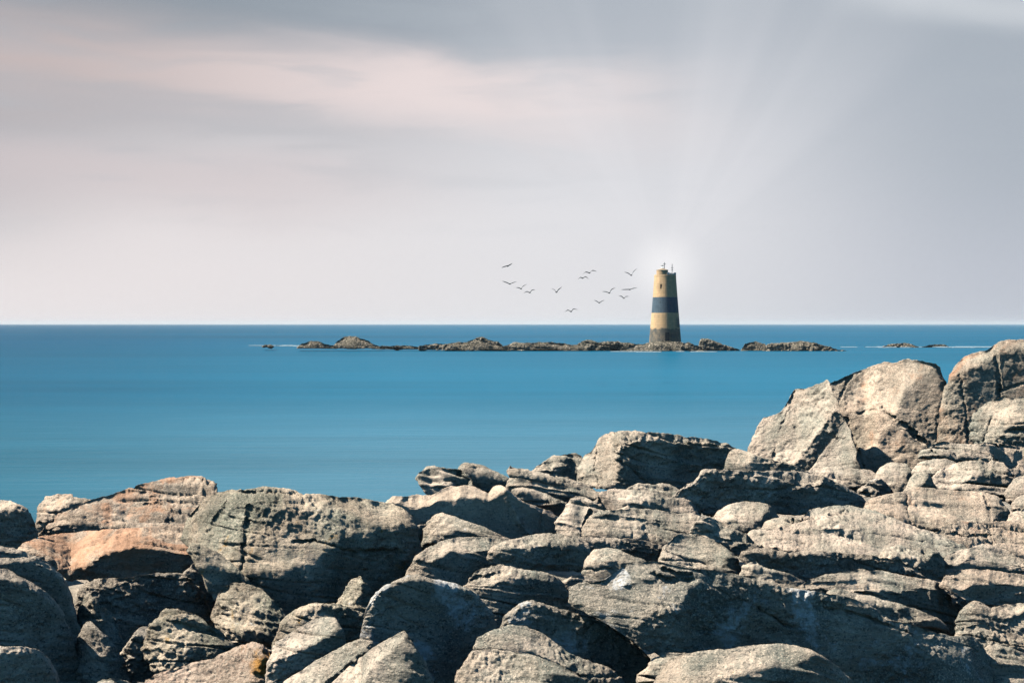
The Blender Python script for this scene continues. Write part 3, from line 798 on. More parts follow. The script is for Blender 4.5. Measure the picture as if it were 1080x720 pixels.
rock('r8c', 'boulder', "large foremost dark humped boulder at the left edge, broad sunlit rim on its crest", 8.9,
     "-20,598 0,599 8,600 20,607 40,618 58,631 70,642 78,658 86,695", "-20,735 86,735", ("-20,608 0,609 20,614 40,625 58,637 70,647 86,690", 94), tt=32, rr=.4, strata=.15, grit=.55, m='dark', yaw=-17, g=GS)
rock('r18', 'boulder', "big boulder with a broad dark front and thin bright rim at the bottom centre", 8.5,
     "380,672 381,650 382,638 384,630 390,624 400,619 415,612 430,607 440,606 450,609 465,612 480,615 495,620 510,627 520,635 526,645 528,662 526,690",
     "380,690 400,715 440,745 480,745 526,712", ("380,640 390,628 402,622 416,616 430,611 442,610 465,616 490,622 510,631 526,648", 91),
     tt=28, rl=.12, rr=.3, soft=3, strata=.2, lump=.9, m='white', yaw=-16, g=GS)
rock('r20', 'rock_slab', "dark diagonal slab slanting down right below the longest boulder", 8.3,
     "526,662 529,653 535,644 547,637 560,632 575,637 600,644 625,652 650,660 660,667 670,677 685,690 697,703 706,715",
     "526,668 560,676 600,704 640,720 670,728 706,726", ("526,657 540,645 552,639 562,637 600,648 630,657 652,665 706,714", 88), ("526,662 570,660 600,667 625,676 645,686 680,704 706,716", 78),
     tt=30, rl=.2, rr=.15, strata=.25, m='white', yaw=-12, g=GS)
rock('r8d', 'boulder', "rounded dark boulder with a curved bright rim in the bottom left corner", 7.9,
     "-20,681 0,681 15,681 30,682 42,685 52,692 60,702 66,718 70,745", "-20,755 70,755", ("-20,688 0,688 20,687 34,688 46,693 56,704 70,742", 94), tt=30, rr=.4, strata=.12, grit=.55, m='dark', yaw=-17, g=GS)
rock('r15a', 'rock_slab', "pinkish sloping slab with a bright yellow lichen spot at the bottom left", 8.1,
     "148,716 165,709 185,705 205,698 225,694 240,686 255,680 268,677 280,679 290,688 292,705 288,745", "148,750 288,752", ("148,742 220,742 258,728 268,705 278,690 292,700", 84), tt=36, rl=.3, rr=.2, strata=.5, m='lichen_spot', g=GS)
rock('r15b', 'rock_slab', "smooth sunlit slab end with a dark front, beside the yellow lichen spot", 7.9,
     "279,700 284,684 290,676 310,664 330,653 345,650 358,651 364,660 368,676 369,700", "279,745 369,740", ("279,703 300,694 320,684 335,677 350,668 362,661 369,690", 97), tt=33, rl=.15, rr=.15, soft=2, strata=.4, m='pinkish', yaw=-10, g=GS)
rock('r69', 'rounded_rock', "sliver of sunlit rock peeping up at the very bottom left", 7.5,
     "88,726 95,720 103,716 120,714 140,717 152,728", "88,755 152,755", ("88,726 120,719 152,730", 80), tt=30, m='grey', g=GS)
rock('r19a', 'rock_slab', "upper leaf of the pale two-layered slab at the bottom centre", 7.7,
     "499,680 501,674 505,670 520,663 540,659 555,660 570,666 585,676 600,688 620,696 640,703 655,712 664,724 670,745", "499,686 540,692 580,705 620,745 670,750",
     ("499,679 515,682 540,684 560,687 580,694 600,704 640,722 670,745", 97), tt=36, rl=.2, rr=.2, strata=.4, m='grey', g=GS)
rock('r16', 'rock_slab', "narrow whitish slab slanting up right beside the pyramid-shaped rock", 7.6,
     "278,738 290,726 305,714 330,698 350,686 365,679 376,675 386,672 394,671 398,676", "278,752 345,738 366,714 398,692", ("278,745 320,730 345,717 360,705 378,690 390,679 398,677", 97),
     tt=34, soft=1.5, rr=.08, strata=.4, m='pinkish', g=GS)
rock('r17', 'boulder', "pyramid-shaped rock with a sunlit left face and dark right face at the bottom", 7.3,
     "328,745 345,723 360,709 380,693 395,681 410,673 420,667 427,664 433,671 443,687 452,700 460,718 468,745", "328,755 468,758",
     ("328,748 378,742 384,716 398,697 412,686 423,675 428,667 434,673 468,745", 84), tt=34, yaw=14, rl=.2, rr=.25, soft=2, strata=.3, m='pinkish', g=GS)
rock('r19b', 'rock_slab', "lower pitted leaf of the pale two-layered slab at the bottom centre", 7.3,
     "472,745 477,714 484,701 492,691 500,686 510,684 525,685 545,687 565,691 585,698 605,707 620,718 634,745", "472,758 634,758", ("472,742 545,738 575,716 590,709 612,714 634,742", 86), tt=40, rl=.25, rr=.25, strata=.5, m='grey', g=GS)
rock('r45', 'boulder', "low broad sunlit boulder at the bottom in front of the longest boulder", 7.4,
     "686,712 690,700 700,693 715,690 740,686 770,684 800,680 820,678 840,680 855,685 870,693 885,703 900,716 912,745", "686,758 912,758",
     ("686,742 720,730 760,716 790,708 815,702 832,702 850,695 858,690 872,697 912,742", 84), tt=33, rl=.3, rr=.4, strata=.7, m='grey', yaw=-6, g=GS)
# --- reef far offshore
rock('f1', 'reef_rock', "small low rock at the left end of the reef", 262, "313,365.8 318,362 322,361 328,359.5 338,360 344,363 352,364 356,366", "313,367.5 356,367.8", ("313,363 328,361 356,365", 70), tt=40, m='reef', g=GR, disp=0.9)
rock('f0', 'reef_rock', "tiny lone rock awash left of the reef", 268, "276,364.6 280,363.2 284,363.2 289,364.6", "276,366.2 289,366.2", ("276,364 289,364", 75), tt=35, m='reefdark', g=GR, disp=0.9)
rock('f2', 'reef_rock', "dark humped rock, tallest on the left part of the reef", 263, "351,365.5 355,360 361,356 368,354.3 376,354.8 384,357 390,359 393,362 402,365.5", "351,367.5 402,367.5", ("351,361 361,359 372,359 388,362 402,365", 75), tt=45, m='reef', g=GR, disp=0.9)
rock('f3', 'reef_rock', "thin low ledge joining the humped rock to the middle of the reef", 264, "392,366 400,364.4 415,364.6 425,363.6 437,364.5 446,366.3", "392,368 446,368.2", ("392,365.5 446,365.8", 70), tt=30, m='reefdark', g=GR, disp=0.9)
rock('f4h', 'reef_rock', "dark rounded crown of rock behind the middle of the reef", 268, "490,361 496,358 501,356.3 508,355.5 515,357 523,360 530,363", "490,366 530,366", ("490,360 508,358 530,363", 80), tt=40, m='reefdark', g=GR, disp=0.9)
rock('f4', 'reef_rock', "long pale stretch of reef below the dark rounded crown", 261, "441,366.5 448,363.5 460,362 475,361.5 488,360.6 505,360.8 520,361.5 530,363.5 537,366.5", "441,369 537,370", ("441,365.5 475,364 510,364 537,366", 70), tt=40, m='reef', g=GR, disp=0.9)
rock('f5', 'reef_rock', "low broken stretch of reef left of the lighthouse rock", 262, "526,366 540,361.5 555,361 570,360.5 585,361 600,362.5 612,363.5 622,364", "526,370 622,370", ("526,365 560,363.5 622,366", 75), tt=40, m='reef', g=GR, disp=0.9)
rock('f5b', 'reef_rock', "dark hummocky stretch of reef touching the lighthouse rock", 263, "606,364 615,360.2 622,359.6 630,361 640,360.2 650,361.2 665,361.3 682,364", "606,370 682,370.3", ("606,363 640,363 682,365.5", 78), tt=40, m='reefdark', g=GR, disp=0.9)
rock('f6', 'reef_rock', "broad rock carrying the lighthouse", 261, "654,368.5 664,364.5 674,362.5 685,361.3 700,359.4 712,359.8 722,360.3 735,363.4 746,368.5", "654,371 746,371.5", ("654,367 685,364.5 710,364 746,367.5", 68), tt=35, m='reef', g=GR, disp=0.9, T=3.0)
rock('f7', 'reef_rock', "dark pointed block right beside the lighthouse rock", 263, "736,368 737,361 738,356.8 745,357 755,360.6 766,364 780,368.4", "736,370.5 780,370.6", ("736,359 748,359.5 760,364 780,368.2", 85), tt=40, m='reefdark', g=GR, disp=0.9)
rock('f8', 'reef_rock', "small hump in the gap right of the dark pointed block", 264, "781,368.5 785,361.6 790,360.4 798,360 806,362 813,367.5", "781,370.6 813,370.6", ("781,364 798,363 813,366", 75), tt=40, m='reef', g=GR, disp=0.9)
rock('f9', 'reef_rock', "long flat-topped rock at the right end of the reef", 262, "804,369 809,363 820,362 835,360.6 845,359.5 858,360.6 870,364.5 883,367.6 893,370", "804,371.4 893,371.4", ("804,365 835,363.5 860,364 893,369", 72), tt=38, m='reef', g=GR, disp=0.9)
rock('f10', 'reef_rock', "dark flat islet beyond the right end of the reef", 300, "929,366 936,362.8 945,361.7 955,361.6 963,362.6 970,365.8", "929,367.6 970,367.6", ("929,364 970,364", 78), tt=35, m='reefdark', g=GR, disp=0.9)
rock('f11', 'reef_rock', "small dark islet furthest right on the water", 302, "972,366 980,363.8 986,363 995,363.6 1003,366", "972,367.4 1003,367.4", ("972,364.6 1003,364.8", 78), tt=35, m='reefdark', g=GR, disp=0.9)
# --- filler rocks added to keep the crevices dark, then one small pale rock
rock('k1', 'rock_block', "added filler rock darkening the crevice left of and below the largest rounded boulder", 11.3,
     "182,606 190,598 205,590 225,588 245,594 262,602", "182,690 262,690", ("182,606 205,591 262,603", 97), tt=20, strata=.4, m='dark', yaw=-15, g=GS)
rock('k2', 'rock_block', "added filler rock darkening the narrow gap left of the small two-tiered boulder", 9.25,
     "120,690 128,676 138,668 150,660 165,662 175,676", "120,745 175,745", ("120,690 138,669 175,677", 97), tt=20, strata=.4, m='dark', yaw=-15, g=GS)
rock('k3', 'rock_block', "added filler rock darkening the hollow between the double-humped boulder and the longest boulder", 10.0,
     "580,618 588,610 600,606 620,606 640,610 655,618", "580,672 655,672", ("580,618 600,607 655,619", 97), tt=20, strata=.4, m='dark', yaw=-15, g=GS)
rock('k4', 'rock_block', "added filler rock darkening the cleft between the largest rounded boulder and the stacked rocks", 11.7,
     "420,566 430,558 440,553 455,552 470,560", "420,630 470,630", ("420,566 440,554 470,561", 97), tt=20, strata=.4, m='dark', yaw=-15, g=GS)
rock('k5', 'rock_block', "added filler rock darkening the slot left of the warm-topped block", 10.2,
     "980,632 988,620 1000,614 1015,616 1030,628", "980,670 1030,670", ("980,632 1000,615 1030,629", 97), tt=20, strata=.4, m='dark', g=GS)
rock('k6', 'rounded_rock', "small pale cracked rock in the gap at the tip of the dark diagonal slab", 8.0,
     "672,706 684,694 695,688 710,687 728,688 745,692 756,700", "672,730 756,730", ("672,704 690,699 712,697 730,698 756,702", 72), tt=36, strata=.9, m='grey', g=GS)
extend_edges(ROCKS)

# distance of each rock from the shore's viewpoint line, metres
DEPTH = {'o_main': 16.2, 'o_slab': 15.9, 'o_right': 15.8, 'o_tri': 15.5, 'o_grit': 14.2, 'r28l': 14.2, 'r28': 13.8, 'r2': 13.6, 'r60': 13.3, 'r24b': 13.2, 's1': 13.2, 'r3': 13.2, 'r57': 13.0, 'r30': 13.0, 'r56': 12.9, 'r24': 12.9, 'r61': 12.84, 's2': 12.7, 'r1': 12.7, 'r58': 12.6, 's7': 12.5, 's3': 12.4, 'r55': 12.3, 'r31': 12.3, 'r59': 12.1, 's6': 11.7, 'r23': 12.0, 'r63': 11.9, 's4': 11.56, 'k4': 11.66, 'r53': 11.6, 'r4': 11.6, 'r32': 11.5, 'r62': 11.4, 'r22a': 11.37, 'k1': 11.3, 'r33': 11.2, 'r54': 11.01, 's5': 11.0, 'r34': 10.86, 'r35': 10.51, 'r5': 10.9, 'r22b': 10.7, 'r37': 10.36, 'r44b': 10.6, 'r7': 10.6, 'r39': 10.23, 'r48': 10.5, 'r36': 10.3, 'r11': 10.34, 'r44a': 10.2, 'k5': 10.2, 'r38': 9.95, 'k3': 10.0, 'r47': 9.9, 'r14': 9.9, 'r40': 9.8, 'r21': 9.7, 'r8a': 9.7, 'r12': 9.6, 'r9': 9.5, 'r41': 9.4, 'r43': 9.4, 'r49': 9.3, 'r8b': 9.3, 'k2': 9.25, 'r13': 9.1, 'r9b': 9.0, 'r50': 8.9, 'r8c': 8.9, 'r51': 8.75, 'r10': 8.8, 'r42': 8.45, 'r18': 8.5, 'r20': 8.3, 'r15a': 8.1, 'k6': 7.78, 'r8d': 7.9, 'r15b': 7.9, 'r19a': 7.7, 'r16': 7.6, 'r69': 7.5, 'r45': 7.4, 'r17': 7.26, 'r19b': 7.3}


def at(x, y, Y):
    return Vector(((x - HX) / FPX * Y, Y, EYE - (y - HY) / FPX * Y))


HAZE = 0.00006
# ---------------------------------------------------------------- sea
def sea_mat():
    m, t, b = new_mat('sea_water')
    co = t.node('ShaderNodeTexCoord').outputs['Object']
    sp = t.node('ShaderNodeSeparateXYZ')
    t.l.new(co, sp.inputs[0])
    dist = sp.outputs[1]
    # glint and sky reflection painted in: paler close by, deeper blue further out
    far = t.step(dist, 38, 110)
    far2 = t.step(dist, 110, 420)
    col = t.mix(far, SEA_NEAR, SEA_MID)
    col = t.mix(far2, col, SEA_FAR)
    # vignette painted into the water colour: darker towards the left
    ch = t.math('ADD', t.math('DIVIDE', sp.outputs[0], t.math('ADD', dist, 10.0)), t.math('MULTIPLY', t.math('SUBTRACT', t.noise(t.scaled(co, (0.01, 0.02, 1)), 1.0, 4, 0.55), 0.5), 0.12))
    vig_mask = t.step(ch, -0.36, -0.06, 1.0, 0.0)
    col = t.mix(vig_mask, col, t.mix(1.0, col, (0.35, 0.70, 0.74), 'MULTIPLY'))
    st = t.noise(t.scaled(co, (0.02, 0.16, 1)), 1.0, 6, 0.6, 0.5)
    st2 = t.noise(t.scaled(co, (0.12, 1.3, 1)), 1.0, 5, 0.65, 0.3)
    st3 = t.noise(t.scaled(co, (0.0025, 0.010, 1)), 1.0, 4, 0.55, 0.4)
    v = t.math('ADD', t.math('MULTIPLY', t.math('SUBTRACT', st, 0.5), 0.55), t.math('MULTIPLY', t.math('SUBTRACT', st2, 0.5), 0.25))
    v = t.math('ADD', v, t.math('MULTIPLY', t.math('SUBTRACT', st3, 0.5), 0.9))
    v = t.math('ADD', v, 1.0)
    hv = t.node('ShaderNodeHueSaturation')
    t.put(hv.inputs['Value'], v)
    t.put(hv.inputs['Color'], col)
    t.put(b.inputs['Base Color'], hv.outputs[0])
    b.inputs['Roughness'].default_value = 0.42
    b.inputs['IOR'].default_value = 1.33
    b.inputs['Specular IOR Level'].default_value = 0.07
    bp = t.node('ShaderNodeBump')
    bp.inputs['Strength'].default_value = 0.5
    bp.inputs['Distance'].default_value = 0.25
    t.put(bp.inputs['Height'], t.noise(t.scaled(co, (0.25, 1.1, 1)), 1.0, 6, 0.6, 0.4))
    t.put(b.inputs['Normal'], bp.outputs[0])
    return m


SEA_NEAR, SEA_MID, SEA_FAR = (0.046, 0.138, 0.198), (0.005, 0.098, 0.170), (0.000, 0.080, 0.152)
xs_ = [-12000, -6000, -600, -100, 0, 100, 600, 6000, 12000]
ys_ = [-200, 0, 25, 60, 140, 300, 700, 2000, 6000, 14000]
sv_ = [(x, y, 0.0) for y in ys_ for x in xs_]
sf_ = [(j * 9 + i, j * 9 + i + 1, (j + 1) * 9 + i + 1, (j + 1) * 9 + i) for j in range(len(ys_) - 1) for i in range(8)]
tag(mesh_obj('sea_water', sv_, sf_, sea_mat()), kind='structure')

# white wash breaking along the reef
fm, ft, fb = new_mat('sea_foam')
fco = ft.node('ShaderNodeTexCoord').outputs['Object']
ft.put(fb.inputs['Base Color'], ft.mix(ft.noise(ft.scaled(fco, (0.3, 0.6, 1)), 1.0, 6, 0.7), (0.05, 0.15, 0.21), (0.24, 0.29, 0.32)))
fb.inputs['Roughness'].default_value = 0.8
fv, ff = [], []
frng = random.Random(5)


def foam(x0, x1, y, th, n):
    for k in range(n):
        a = frng.uniform(x0, x1)
        L = frng.uniform(6, 34) * (0.5 if x1 - x0 < 30 else 1)
        yy = y + frng.uniform(-0.25, 0.25)
        D0 = EYE * FPX / (yy - HY)
        hw = frng.uniform(0.4, 1.0) * th * D0 * D0 / (EYE * FPX)
        b0 = len(fv)
        m_ = 14
        for i in range(m_ + 1):
            u = i / m_
            px = a + L * (u - 0.5)
            w = hw * math.sin(math.pi * u) ** 0.6 * frng.uniform(0.5, 1.0) + 0.02
            cy = D0 + frng.uniform(-0.3, 0.3) * hw
            X = (px - HX) / FPX * D0
            z = 0.03 + 0.012 * (k % 7)
            fv.extend([(X, cy - w, z), (X, cy, z + 0.10), (X, cy + w, z)])
        for i in range(m_):
            q = b0 + 3 * i
            ff.extend([(q, q + 3, q + 4, q + 1), (q + 1, q + 4, q + 5, q + 2)])


foam(262, 350, 364.8, 0.30, 9)
foam(392, 560, 368.2, 0.28, 12)
foam(895, 1045, 366.4, 0.30, 17)
foam(1000, 1050, 366.0, 0.32, 4)
foam(640, 760, 371.2, 0.2, 5)
tag(mesh_obj('sea_foam', fv, ff, fm), kind='stuff')

# ---------------------------------------------------------------- bedrock under the boulders
nx, ny = 150, 150
gx = np.linspace(-14, 16, nx)
gy = np.linspace(3.0, 34, ny)
GX, GY = np.meshgrid(gx, gy, indexing='ij')
pp = np.stack([GX, GY, np.zeros_like(GX)], -1)
edge = np.interp(GX, [-6, -3.5, -1, 1.5, 3.5, 8], [14.0, 14.0, 14.0, 17.5, 20.5, 22.5])
drop = np.clip((GY - edge) / 6.0, 0, 1)
drop = drop * drop * (3 - 2 * drop)
out_ = np.clip(np.abs(GX - 0.4 * 1.0) / GY / 0.36 - 1.0, 0, 1)
GZ = EYE - 2.32 + (0.16 + 0.5 * out_) * fbm(pp * 0.8, 4) + 0.05 * fbm(pp * 4.0, 3) - drop * 4.4
gv = np.stack([GX, GY, GZ], -1).reshape(-1, 3)
gi = np.arange(nx * ny).reshape(nx, ny)
gf = np.stack([gi[:-1, :-1], gi[1:, :-1], gi[1:, 1:], gi[:-1, 1:]], -1).reshape(-1, 4)
tag(mesh_obj('ground', gv, gf.tolist(), MATS['dark'], smooth=True), kind='structure')

# ---------------------------------------------------------------- boulders
for i_, r_ in enumerate(ROCKS):
    D_ = DEPTH.get(r_['key'], r_['D'])
    build_rock(r_, D_, 1.05 if D_ < 50 else 0.5, i_ * 0.77)


# ---------------------------------------------------------------- lighthouse
def plain(name, base, rough=0.8, var=0.35, scale=1.2, bump=0.05):
    m, t, b = new_mat(name)
    co = t.node('ShaderNodeTexCoord').outputs['Object']
    n = t.noise(co, scale, 6, 0.65, 0.3)
    dk = tuple(v * (1 - var) for v in base)
    t.put(b.inputs['Base Color'], t.mix(t.step(n, 0.35, 0.65), dk, base))
    b.inputs['Roughness'].default_value = rough
    bp = t.node('ShaderNodeBump')
    bp.inputs['Strength'].default_value = 0.4
    bp.inputs['Distance'].default_value = bump
    t.put(bp.inputs['Height'], t.noise(co, scale * 6, 4, 0.6))
    t.put(b.inputs['Normal'], bp.outputs[0])
    return m


TH = 13.0        # height of the tower's wall


def tower_mat():
    m, t, b = new_mat('painted_masonry')
    co = t.node('ShaderNodeTexCoord').outputs['Object']
    sp = t.node('ShaderNodeSeparateXYZ')
    t.l.new(co, sp.inputs[0])
    z = sp.outputs[2]
    stain = t.noise(t.scaled(co, (1.0, 1.0, 0.18)), 1.5, 6, 0.65, 0.2)
    blot = t.noise(co, 0.9, 6, 0.65, 0.4)
    cream = t.mix(t.step(stain, 0.35, 0.68), (0.62, 0.42, 0.225), (0.46, 0.33, 0.19))
    navy = t.mix(t.step(stain, 0.40, 0.68), (0.045, 0.085, 0.12), (0.085, 0.13, 0.16))
    base = t.mix(t.step(blot, 0.42, 0.60), (0.085, 0.09, 0.08), (0.19, 0.155, 0.11))
    zz = t.math('ADD', z, t.math('MULTIPLY', t.math('SUBTRACT', blot, 0.5), 1.3))
    zr = t.math('ADD', z, t.math('MULTIPLY', t.math('SUBTRACT', blot, 0.5), 0.25))
    c = t.mix(t.step(zz, 2.75, 3.05), base, cream)
    band = t.math('MULTIPLY', t.step(zr, 5.78, 5.88), t.step(zr, 8.72, 8.82, 1.0, 0.0))
    c = t.mix(band, c, navy)
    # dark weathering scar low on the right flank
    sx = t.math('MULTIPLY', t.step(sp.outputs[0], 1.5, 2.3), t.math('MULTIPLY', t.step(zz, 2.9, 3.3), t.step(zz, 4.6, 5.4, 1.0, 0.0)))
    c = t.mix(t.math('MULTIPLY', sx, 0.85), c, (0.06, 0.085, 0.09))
    brick = t.node('ShaderNodeTexBrick')
    t.put(c and brick.inputs['Vector'], t.comb(t.math('MULTIPLY', t.math('ARCTAN2', sp.outputs[0], sp.outputs[1]), 2.5), z, 0.0))
    brick.inputs['Scale'].default_value = 1.0
    brick.inputs['Mortar Size'].default_value = 0.02
    brick.inputs['Brick Width'].default_value = 0.9
    brick.inputs['Row Height'].default_value = 0.45
    brick.inputs['Color1'].default_value = (1, 1, 1, 1)
    brick.inputs['Color2'].default_value = (0.86, 0.86, 0.86, 1)
    brick.inputs['Mortar'].default_value = (0.68, 0.68, 0.68, 1)
    c = t.mix(1.0, c, brick.outputs['Color'], 'MULTIPLY')
    t.put(b.inputs['Base Color'], c)
    b.inputs['Roughness'].default_value = 0.85
    return m


TM = tower_mat()
PALE = plain('pale_render', (0.62, 0.60, 0.56), 0.8, 0.25)
STEEL = plain('galvanised_steel', (0.16, 0.165, 0.17), 0.5, 0.2)
STONE = plain('worn_stone', (0.46, 0.36, 0.25), 0.85, 0.3)
VOID = plain('dark_opening', (0.02, 0.022, 0.025), 0.7, 0.2)


def lathe(prof, n, cx=0.0, cy=0.0, a0=0.0, a1=2 * math.pi):
    full = abs(a1 - a0 - 2 * math.pi) < 1e-6
    cols = n if full else n + 1
    v, f = [], []
    for r, z in prof:
        for i in range(cols):
            a = a0 + (a1 - a0) * i / n
            v.append((cx + r * math.cos(a), cy + r * math.sin(a), z))
    for j in range(len(prof) - 1):
        for i in range(n):
            i2 = (i + 1) % cols
            f.append((j * cols + i, j * cols + i2, (j + 1) * cols + i2, (j + 1) * cols + i))
    f.append(tuple(range(cols))[::-1])
    f.append(tuple((len(prof) - 1) * cols + i for i in range(cols)))
    return v, f


def box(x0, x1, y0, y1, z0, z1, vf=None):
    v, f = vf if vf else ([], [])
    b = len(v)
    for z in (z0, z1):
        v += [(x0, y0, z), (x1, y0, z), (x1, y1, z), (x0, y1, z)]
    for q in ((0, 3, 2, 1), (4, 5, 6, 7), (0, 1, 5, 4), (1, 2, 6, 5), (2, 3, 7, 6), (3, 0, 4, 7)):
        f.append(tuple(b + k for k in q))
    return v, f


def rod(p, q, r, n=8, vf=None):
    v, f = vf if vf else ([], [])
    p, q = Vector(p), Vector(q)
    d = (q - p).normalized()
    u = d.orthogonal().normalized()
    w = d.cross(u)
    b = len(v)
    for e in (p, q):
        for i in range(n):
            a = 2 * math.pi * i / n
            v.append(tuple(e + r * (math.cos(a) * u + math.sin(a) * w)))
    for i in range(n):
        f.append((b + i, b + (i + 1) % n, b + n + (i + 1) % n, b + n + i))
    f.append(tuple(b + i for i in range(n))[::-1])
    f.append(tuple(b + n + i for i in range(n)))
    return v, f


LD = 268.0
lp = at(701.5, 362.5, LD)
lh = bpy.data.objects.new('lighthouse', None)
COL.objects.link(lh)
lh.location = lp
tag(lh, "tapered lighthouse with cream and dark blue bands standing on the reef", "lighthouse")
RB, RT = 3.05, 2.02


def rad_at(z):
    u = min(1.0, max(0.0, z / TH))
    return RB + (RT - RB) * (0.88 * u + 0.12 * (1 - (1 - u) ** 2))


wall = [(rad_at(z) + (0.10 if z < 0 else 0), z) for z in (-2.5, 0.0, 1, 2, 3, 4, 5, 6, 7, 8, 9, 10, 11, 12, 12.55)]
wall += [(RT + 0.04, 12.58), (RT + 0.04, 12.85), (RT, 12.88), (RT, 13.0), (RT - 0.25, 13.02), (RT - 0.25, 12.6)]
v, f = lathe(wall, 48)
tw = mesh_obj('tower', v, f, TM, lh)
# round stair turret let into the left flank, rising above the wall head
tx, ty = -0.62, -0.46
tv, tf = [], []
prof = []
for k in range(15):
    z = -2.4 + k * 1.155
    prof.append((1.18 if z < 12.5 else 1.08, z, 1.0))
cols = 32
for r0, z, _ in prof:
    sc = rad_at(z) / RT
    for i in range(cols):
        a = 2 * math.pi * i / cols
        tv.append((tx * sc + r0 * (0.86 + 0.14 * sc) * math.cos(a), ty * sc * 1.5 - 0.05 + r0 * (0.86 + 0.14 * sc) * math.sin(a), z))
for j in range(len(prof) - 1):
    for i in range(cols):
        i2 = (i + 1) % cols
        tf.append((j * cols + i, j * cols + i2, (j + 1) * cols + i2, (j + 1) * cols + i))
tf.append(tuple((len(prof) - 1) * cols + i for i in range(cols)))
tu = mesh_obj('stair_turret', tv, tf, TM, lh)
ztop = prof[-1][1]
v, f = lathe([(1.10, ztop - 0.02), (1.14, ztop + 0.10), (0.45, ztop + 0.30), (0.30, ztop + 0.36)], 28, tx, ty * 1.5 - 0.05)
mesh_obj('turret_cap', v, f, STONE, tu)
# slit windows down the stair turret
for z in (3.1, 4.4, 7.2, 10.4):
    sc = rad_at(z) / RT
    r0 = 1.18 * (0.86 + 0.14 * sc)
    a = R(255)
    cx = tx * sc + r0 * math.cos(a)
    cy = ty * sc * 1.5 - 0.05 + r0 * math.sin(a)
    v, f = box(cx - 0.14, cx + 0.14, cy - 0.05, cy + 0.3, z, z + 0.75)
    mesh_obj('window', v, f, VOID, lh)
v, f = box(-0.35, 0.45, -3.22, -2.6, 0.35, 2.2)
mesh_obj('door', v, f, VOID, lh)
# parapet blocks round the right side of the wall head
for a in (-78, -48, -18, 14, 48):
    ca, sa = math.cos(R(a)), math.sin(R(a))
    cx, cy = (RT - 0.18) * ca, (RT - 0.18) * sa
    v, f = box(cx - 0.24, cx + 0.24, cy - 0.16, cy + 0.16, 12.95, 13.38 - 0.2 * (a in (-48, 14)))
    mesh_obj('parapet_block', v, f, PALE, lh)
# lantern on the turret
lx, ly = tx, ty * 1.5 - 0.05
v, f = lathe([(0.30, ztop + 0.34), (0.34, ztop + 0.42), (0.26, ztop + 0.46)], 20, lx, ly)
ln = mesh_obj('lantern', v, f, STEEL, lh)
lm, lt, lb = new_mat('lamp_glass')
lb.inputs['Base Color'].default_value = (0.9, 0.88, 0.8, 1)
lb.inputs['Emission Color'].default_value = (1.0, 0.97, 0.9, 1)
lb.inputs['Emission Strength'].default_value = 0.4
v, f = lathe([(0.22, ztop + 0.46), (0.24, ztop + 0.62), (0.22, ztop + 0.80)], 20, lx, ly)
mesh_obj('lamp_glass', v, f, lm, ln)
v, f = lathe([(0.30, ztop + 0.80), (0.28, ztop + 0.90), (0.06, ztop + 1.02)], 20, lx, ly)
mesh_obj('lantern_roof', v, f, STEEL, ln)
v, f = rod((lx + 0.45, ly + 0.3, ztop + 0.1), (lx + 0.45, ly + 0.3, ztop + 1.55), 0.06)
rod((lx + 0.18, ly + 0.3, ztop + 1.2), (lx + 0.72, ly + 0.3, ztop + 1.2), 0.05, 8, (v, f))
mesh_obj('antenna', v, f, STEEL, lh)
v, f = rod((1.22, -0.9, 12.6), (1.22, -0.9, 15.0), 0.055)
rod((0.98, -0.9, 14.3), (1.46, -0.9, 14.3), 0.045, 8, (v, f))
rod((1.05, -0.9, 13.9), (1.40, -0.9, 13.9), 0.045, 8, (v, f))
mesh_obj('mast', v, f, STEEL, lh)

# ---------------------------------------------------------------- gulls
FEATH, ft2, fb2 = new_mat('gull_plumage')
gco = ft2.node('ShaderNodeTexCoord').outputs['Object']
ft2.put(fb2.inputs['Base Color'], ft2.mix(ft2.noise(gco, 6.0, 4, 0.6), (0.16, 0.165, 0.175), (0.24, 0.24, 0.245)))  # backlit grey of the birds put into the base colour
fb2.inputs['Roughness'].default_value = 0.8


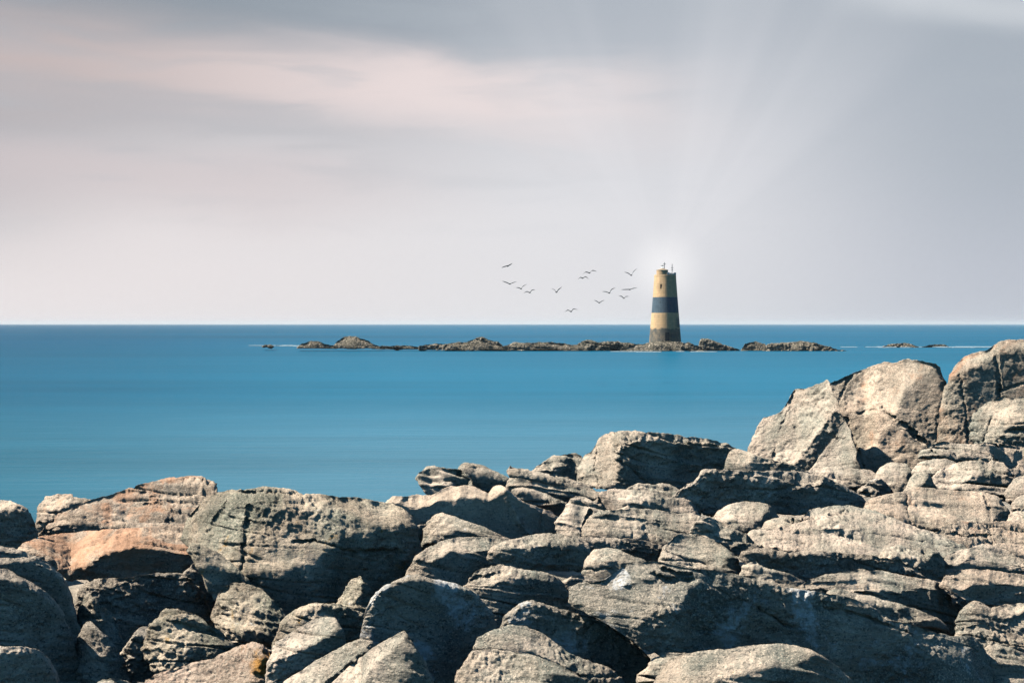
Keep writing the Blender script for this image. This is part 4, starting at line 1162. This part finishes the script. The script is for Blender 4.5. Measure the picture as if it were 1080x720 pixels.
def gull(b, lw, rw, label, Y=118.0, yaw=0.0):
    """b = body, lw/rw = wing points (wrist, tip) as seen from the shore."""
    C0 = at(b[0], b[1], Y)
    px = Y / FPX
    # body along the flight direction (out to sea), rings of 8
    L = 0.52
    st = [(-0.50, 0.012, 0.010, 0.0), (-0.42, 0.030, 0.030, 0.0), (-0.30, 0.052, 0.055, 0.0), (-0.14, 0.075, 0.078, -0.005),
          (0.02, 0.078, 0.080, -0.008), (0.18, 0.066, 0.062, 0.0), (0.32, 0.060, 0.030, 0.010), (0.46, 0.095, 0.010, 0.014)]
    V, F = [], []
    for (u, rx, rz, dz) in st:
        for i in range(8):
            a = 2 * math.pi * i / 8 + math.pi / 8
            V.append((rx * math.cos(a), -u * L * 1.25, dz + rz * math.sin(a)))
    nr = len(st)
    skip = {}
    # side quads: index 7 -> (7,0) faces +x ; index 3 -> (3,4) faces -x
    for j in range(nr - 1):
        for i in range(8):
            if j in (3, 4) and i in (7, 3):
                continue
            i2 = (i + 1) % 8
            F.append((j * 8 + i, j * 8 + i2, (j + 1) * 8 + i2, (j + 1) * 8 + i))
    F.append(tuple(range(8))[::-1])
    F.append(tuple((nr - 1) * 8 + i for i in range(8)))
    for side, w in ((1, rw), (-1, lw)):
        iu, il = (0, 7) if side == 1 else (3, 4)
        loop = [3 * 8 + iu, 4 * 8 + iu, 5 * 8 + iu, 5 * 8 + il, 4 * 8 + il, 3 * 8 + il]
        tx_, tz_ = (w[1][0] - b[0]) * px, -(w[1][1] - b[1]) * px
        wx_, wz_ = (w[0][0] - b[0]) * px, -(w[0][1] - b[1]) * px
        secs = [(0.0, 0.0, 0, 0.20), (wx_ * 0.55, wz_ * 0.62, 0.02, 0.19), (wx_, wz_, 0.05, 0.17),
                (wx_ * 0.45 + tx_ * 0.55, wz_ * 0.42 + tz_ * 0.58, -0.02, 0.12), (tx_, tz_, -0.14, 0.025)]
        prev = loop
        for k, (sx_, sz_, sy_, ch) in enumerate(secs[1:]):
            th = (0.030, 0.024, 0.016, 0.006)[k]
            base = len(V)
            for (du, dz_) in ((-0.5, th), (0.0, th * 1.2), (0.5, th * 0.4), (0.5, -th * 0.4), (0.0, -th * 0.8), (-0.5, -th)):
                V.append((sx_, -(du * ch * 1.3) + sy_, sz_ + dz_ + du * ch * 0.28))
            cur = [base + q for q in range(6)]
            for q in range(6):
                q2 = (q + 1) % 6
                F.append((prev[q], prev[q2], cur[q2], cur[q]) if side == -1 else (prev[q2], prev[q], cur[q], cur[q2]))
            prev = cur
        F.append(tuple(prev) if side == -1 else tuple(prev[::-1]))
    o = mesh_obj('gull', V, F, FEATH, smooth=True)
    o.location = C0
    o.rotation_euler = (0, 0, R(yaw))
    sub = o.modifiers.new('round', 'SUBSURF')
    sub.levels = sub.render_levels = 1
    return tag(o, label, 'gull', 'gulls flying left of the lighthouse')


def z8(x, y):
    return (515 + x / 6.171, 265 + y / 6.171)


GULLS = [
    ((125, 95), (105, 98), (85, 108), (142, 87), (160, 79), "gull gliding with wings in one slanting line, leftmost and highest of the left cluster"),
    ((140, 211), (114, 201), (87, 193), (162, 204), (186, 195), "gull with wings in a wide shallow V, leftmost of the three close together"),
    ((213, 242), (198, 236), (179, 236), (226, 226), (251, 214), "gull with right wing swept up, middle of the three close together"),
    ((270, 267), (250, 260), (231, 271), (284, 251), (307, 250), "gull with wings bent in a low M, rightmost of the three close together"),
    ((443, 264), (432, 252), (414, 241), (459, 246), (483, 231), "gull alone in the gap between the left trio and the overlapping pair"),
    ((658, 139), (632, 133), (611, 151), (680, 122), (706, 132), "gull with wings in a broad M, upper of the overlapping pair"),
    ((614, 173), (598, 168), (581, 184), (634, 163), (653, 181), "gull with both wingtips drooping, lower of the overlapping pair"),
    ((930, 154), (909, 141), (884, 134), (946, 130), (968, 112), "gull with right wing raised high, topmost near the lighthouse"),
    ((787, 269), (765, 262), (741, 261), (803, 246), (829, 237), "gull with right wing swept up, left of the one with level wings"),
    ((920, 247), (891, 248), (861, 250), (944, 241), (970, 236), "gull with long level wings, nearest to the lighthouse in mid height"),
    ((882, 303), (866, 291), (847, 291), (896, 293), (914, 293), "small gull with wings in a U, directly below the one with level wings"),
    ((722, 333), (705, 324), (686, 317), (738, 325), (757, 317), "small gull with wings in a neat low V, below the swept wing gull"),
    ((538, 390), (516, 380), (499, 394), (555, 373), (584, 380), "lowest gull of the flock, closest to the horizon"),
]
for k_, (b_, l1, l2, r1, r2, lab) in enumerate(GULLS):
    gull(z8(*b_), (z8(*l1), z8(*l2)), (z8(*r1), z8(*r2)), lab, 116.0 + (k_ * 7) % 9, ((k_ * 37) % 21) - 10)

# ---------------------------------------------------------------- sea air: one box of thin haze round everything
hm, ht, hb = new_mat('sea_haze')
ht.n.remove(hb)
pv = ht.node('ShaderNodeVolumePrincipled')
pv.inputs['Color'].default_value = (0.80, 0.92, 1.0, 1)
pv.inputs['Density'].default_value = HAZE
ht.l.new(pv.outputs[0], ht.n['Material Output'].inputs['Volume'])
v, f = box(-13000, 13000, -400, 15000, -3.5, 24.0)
tag(mesh_obj('haze', v, f, hm), kind='stuff')
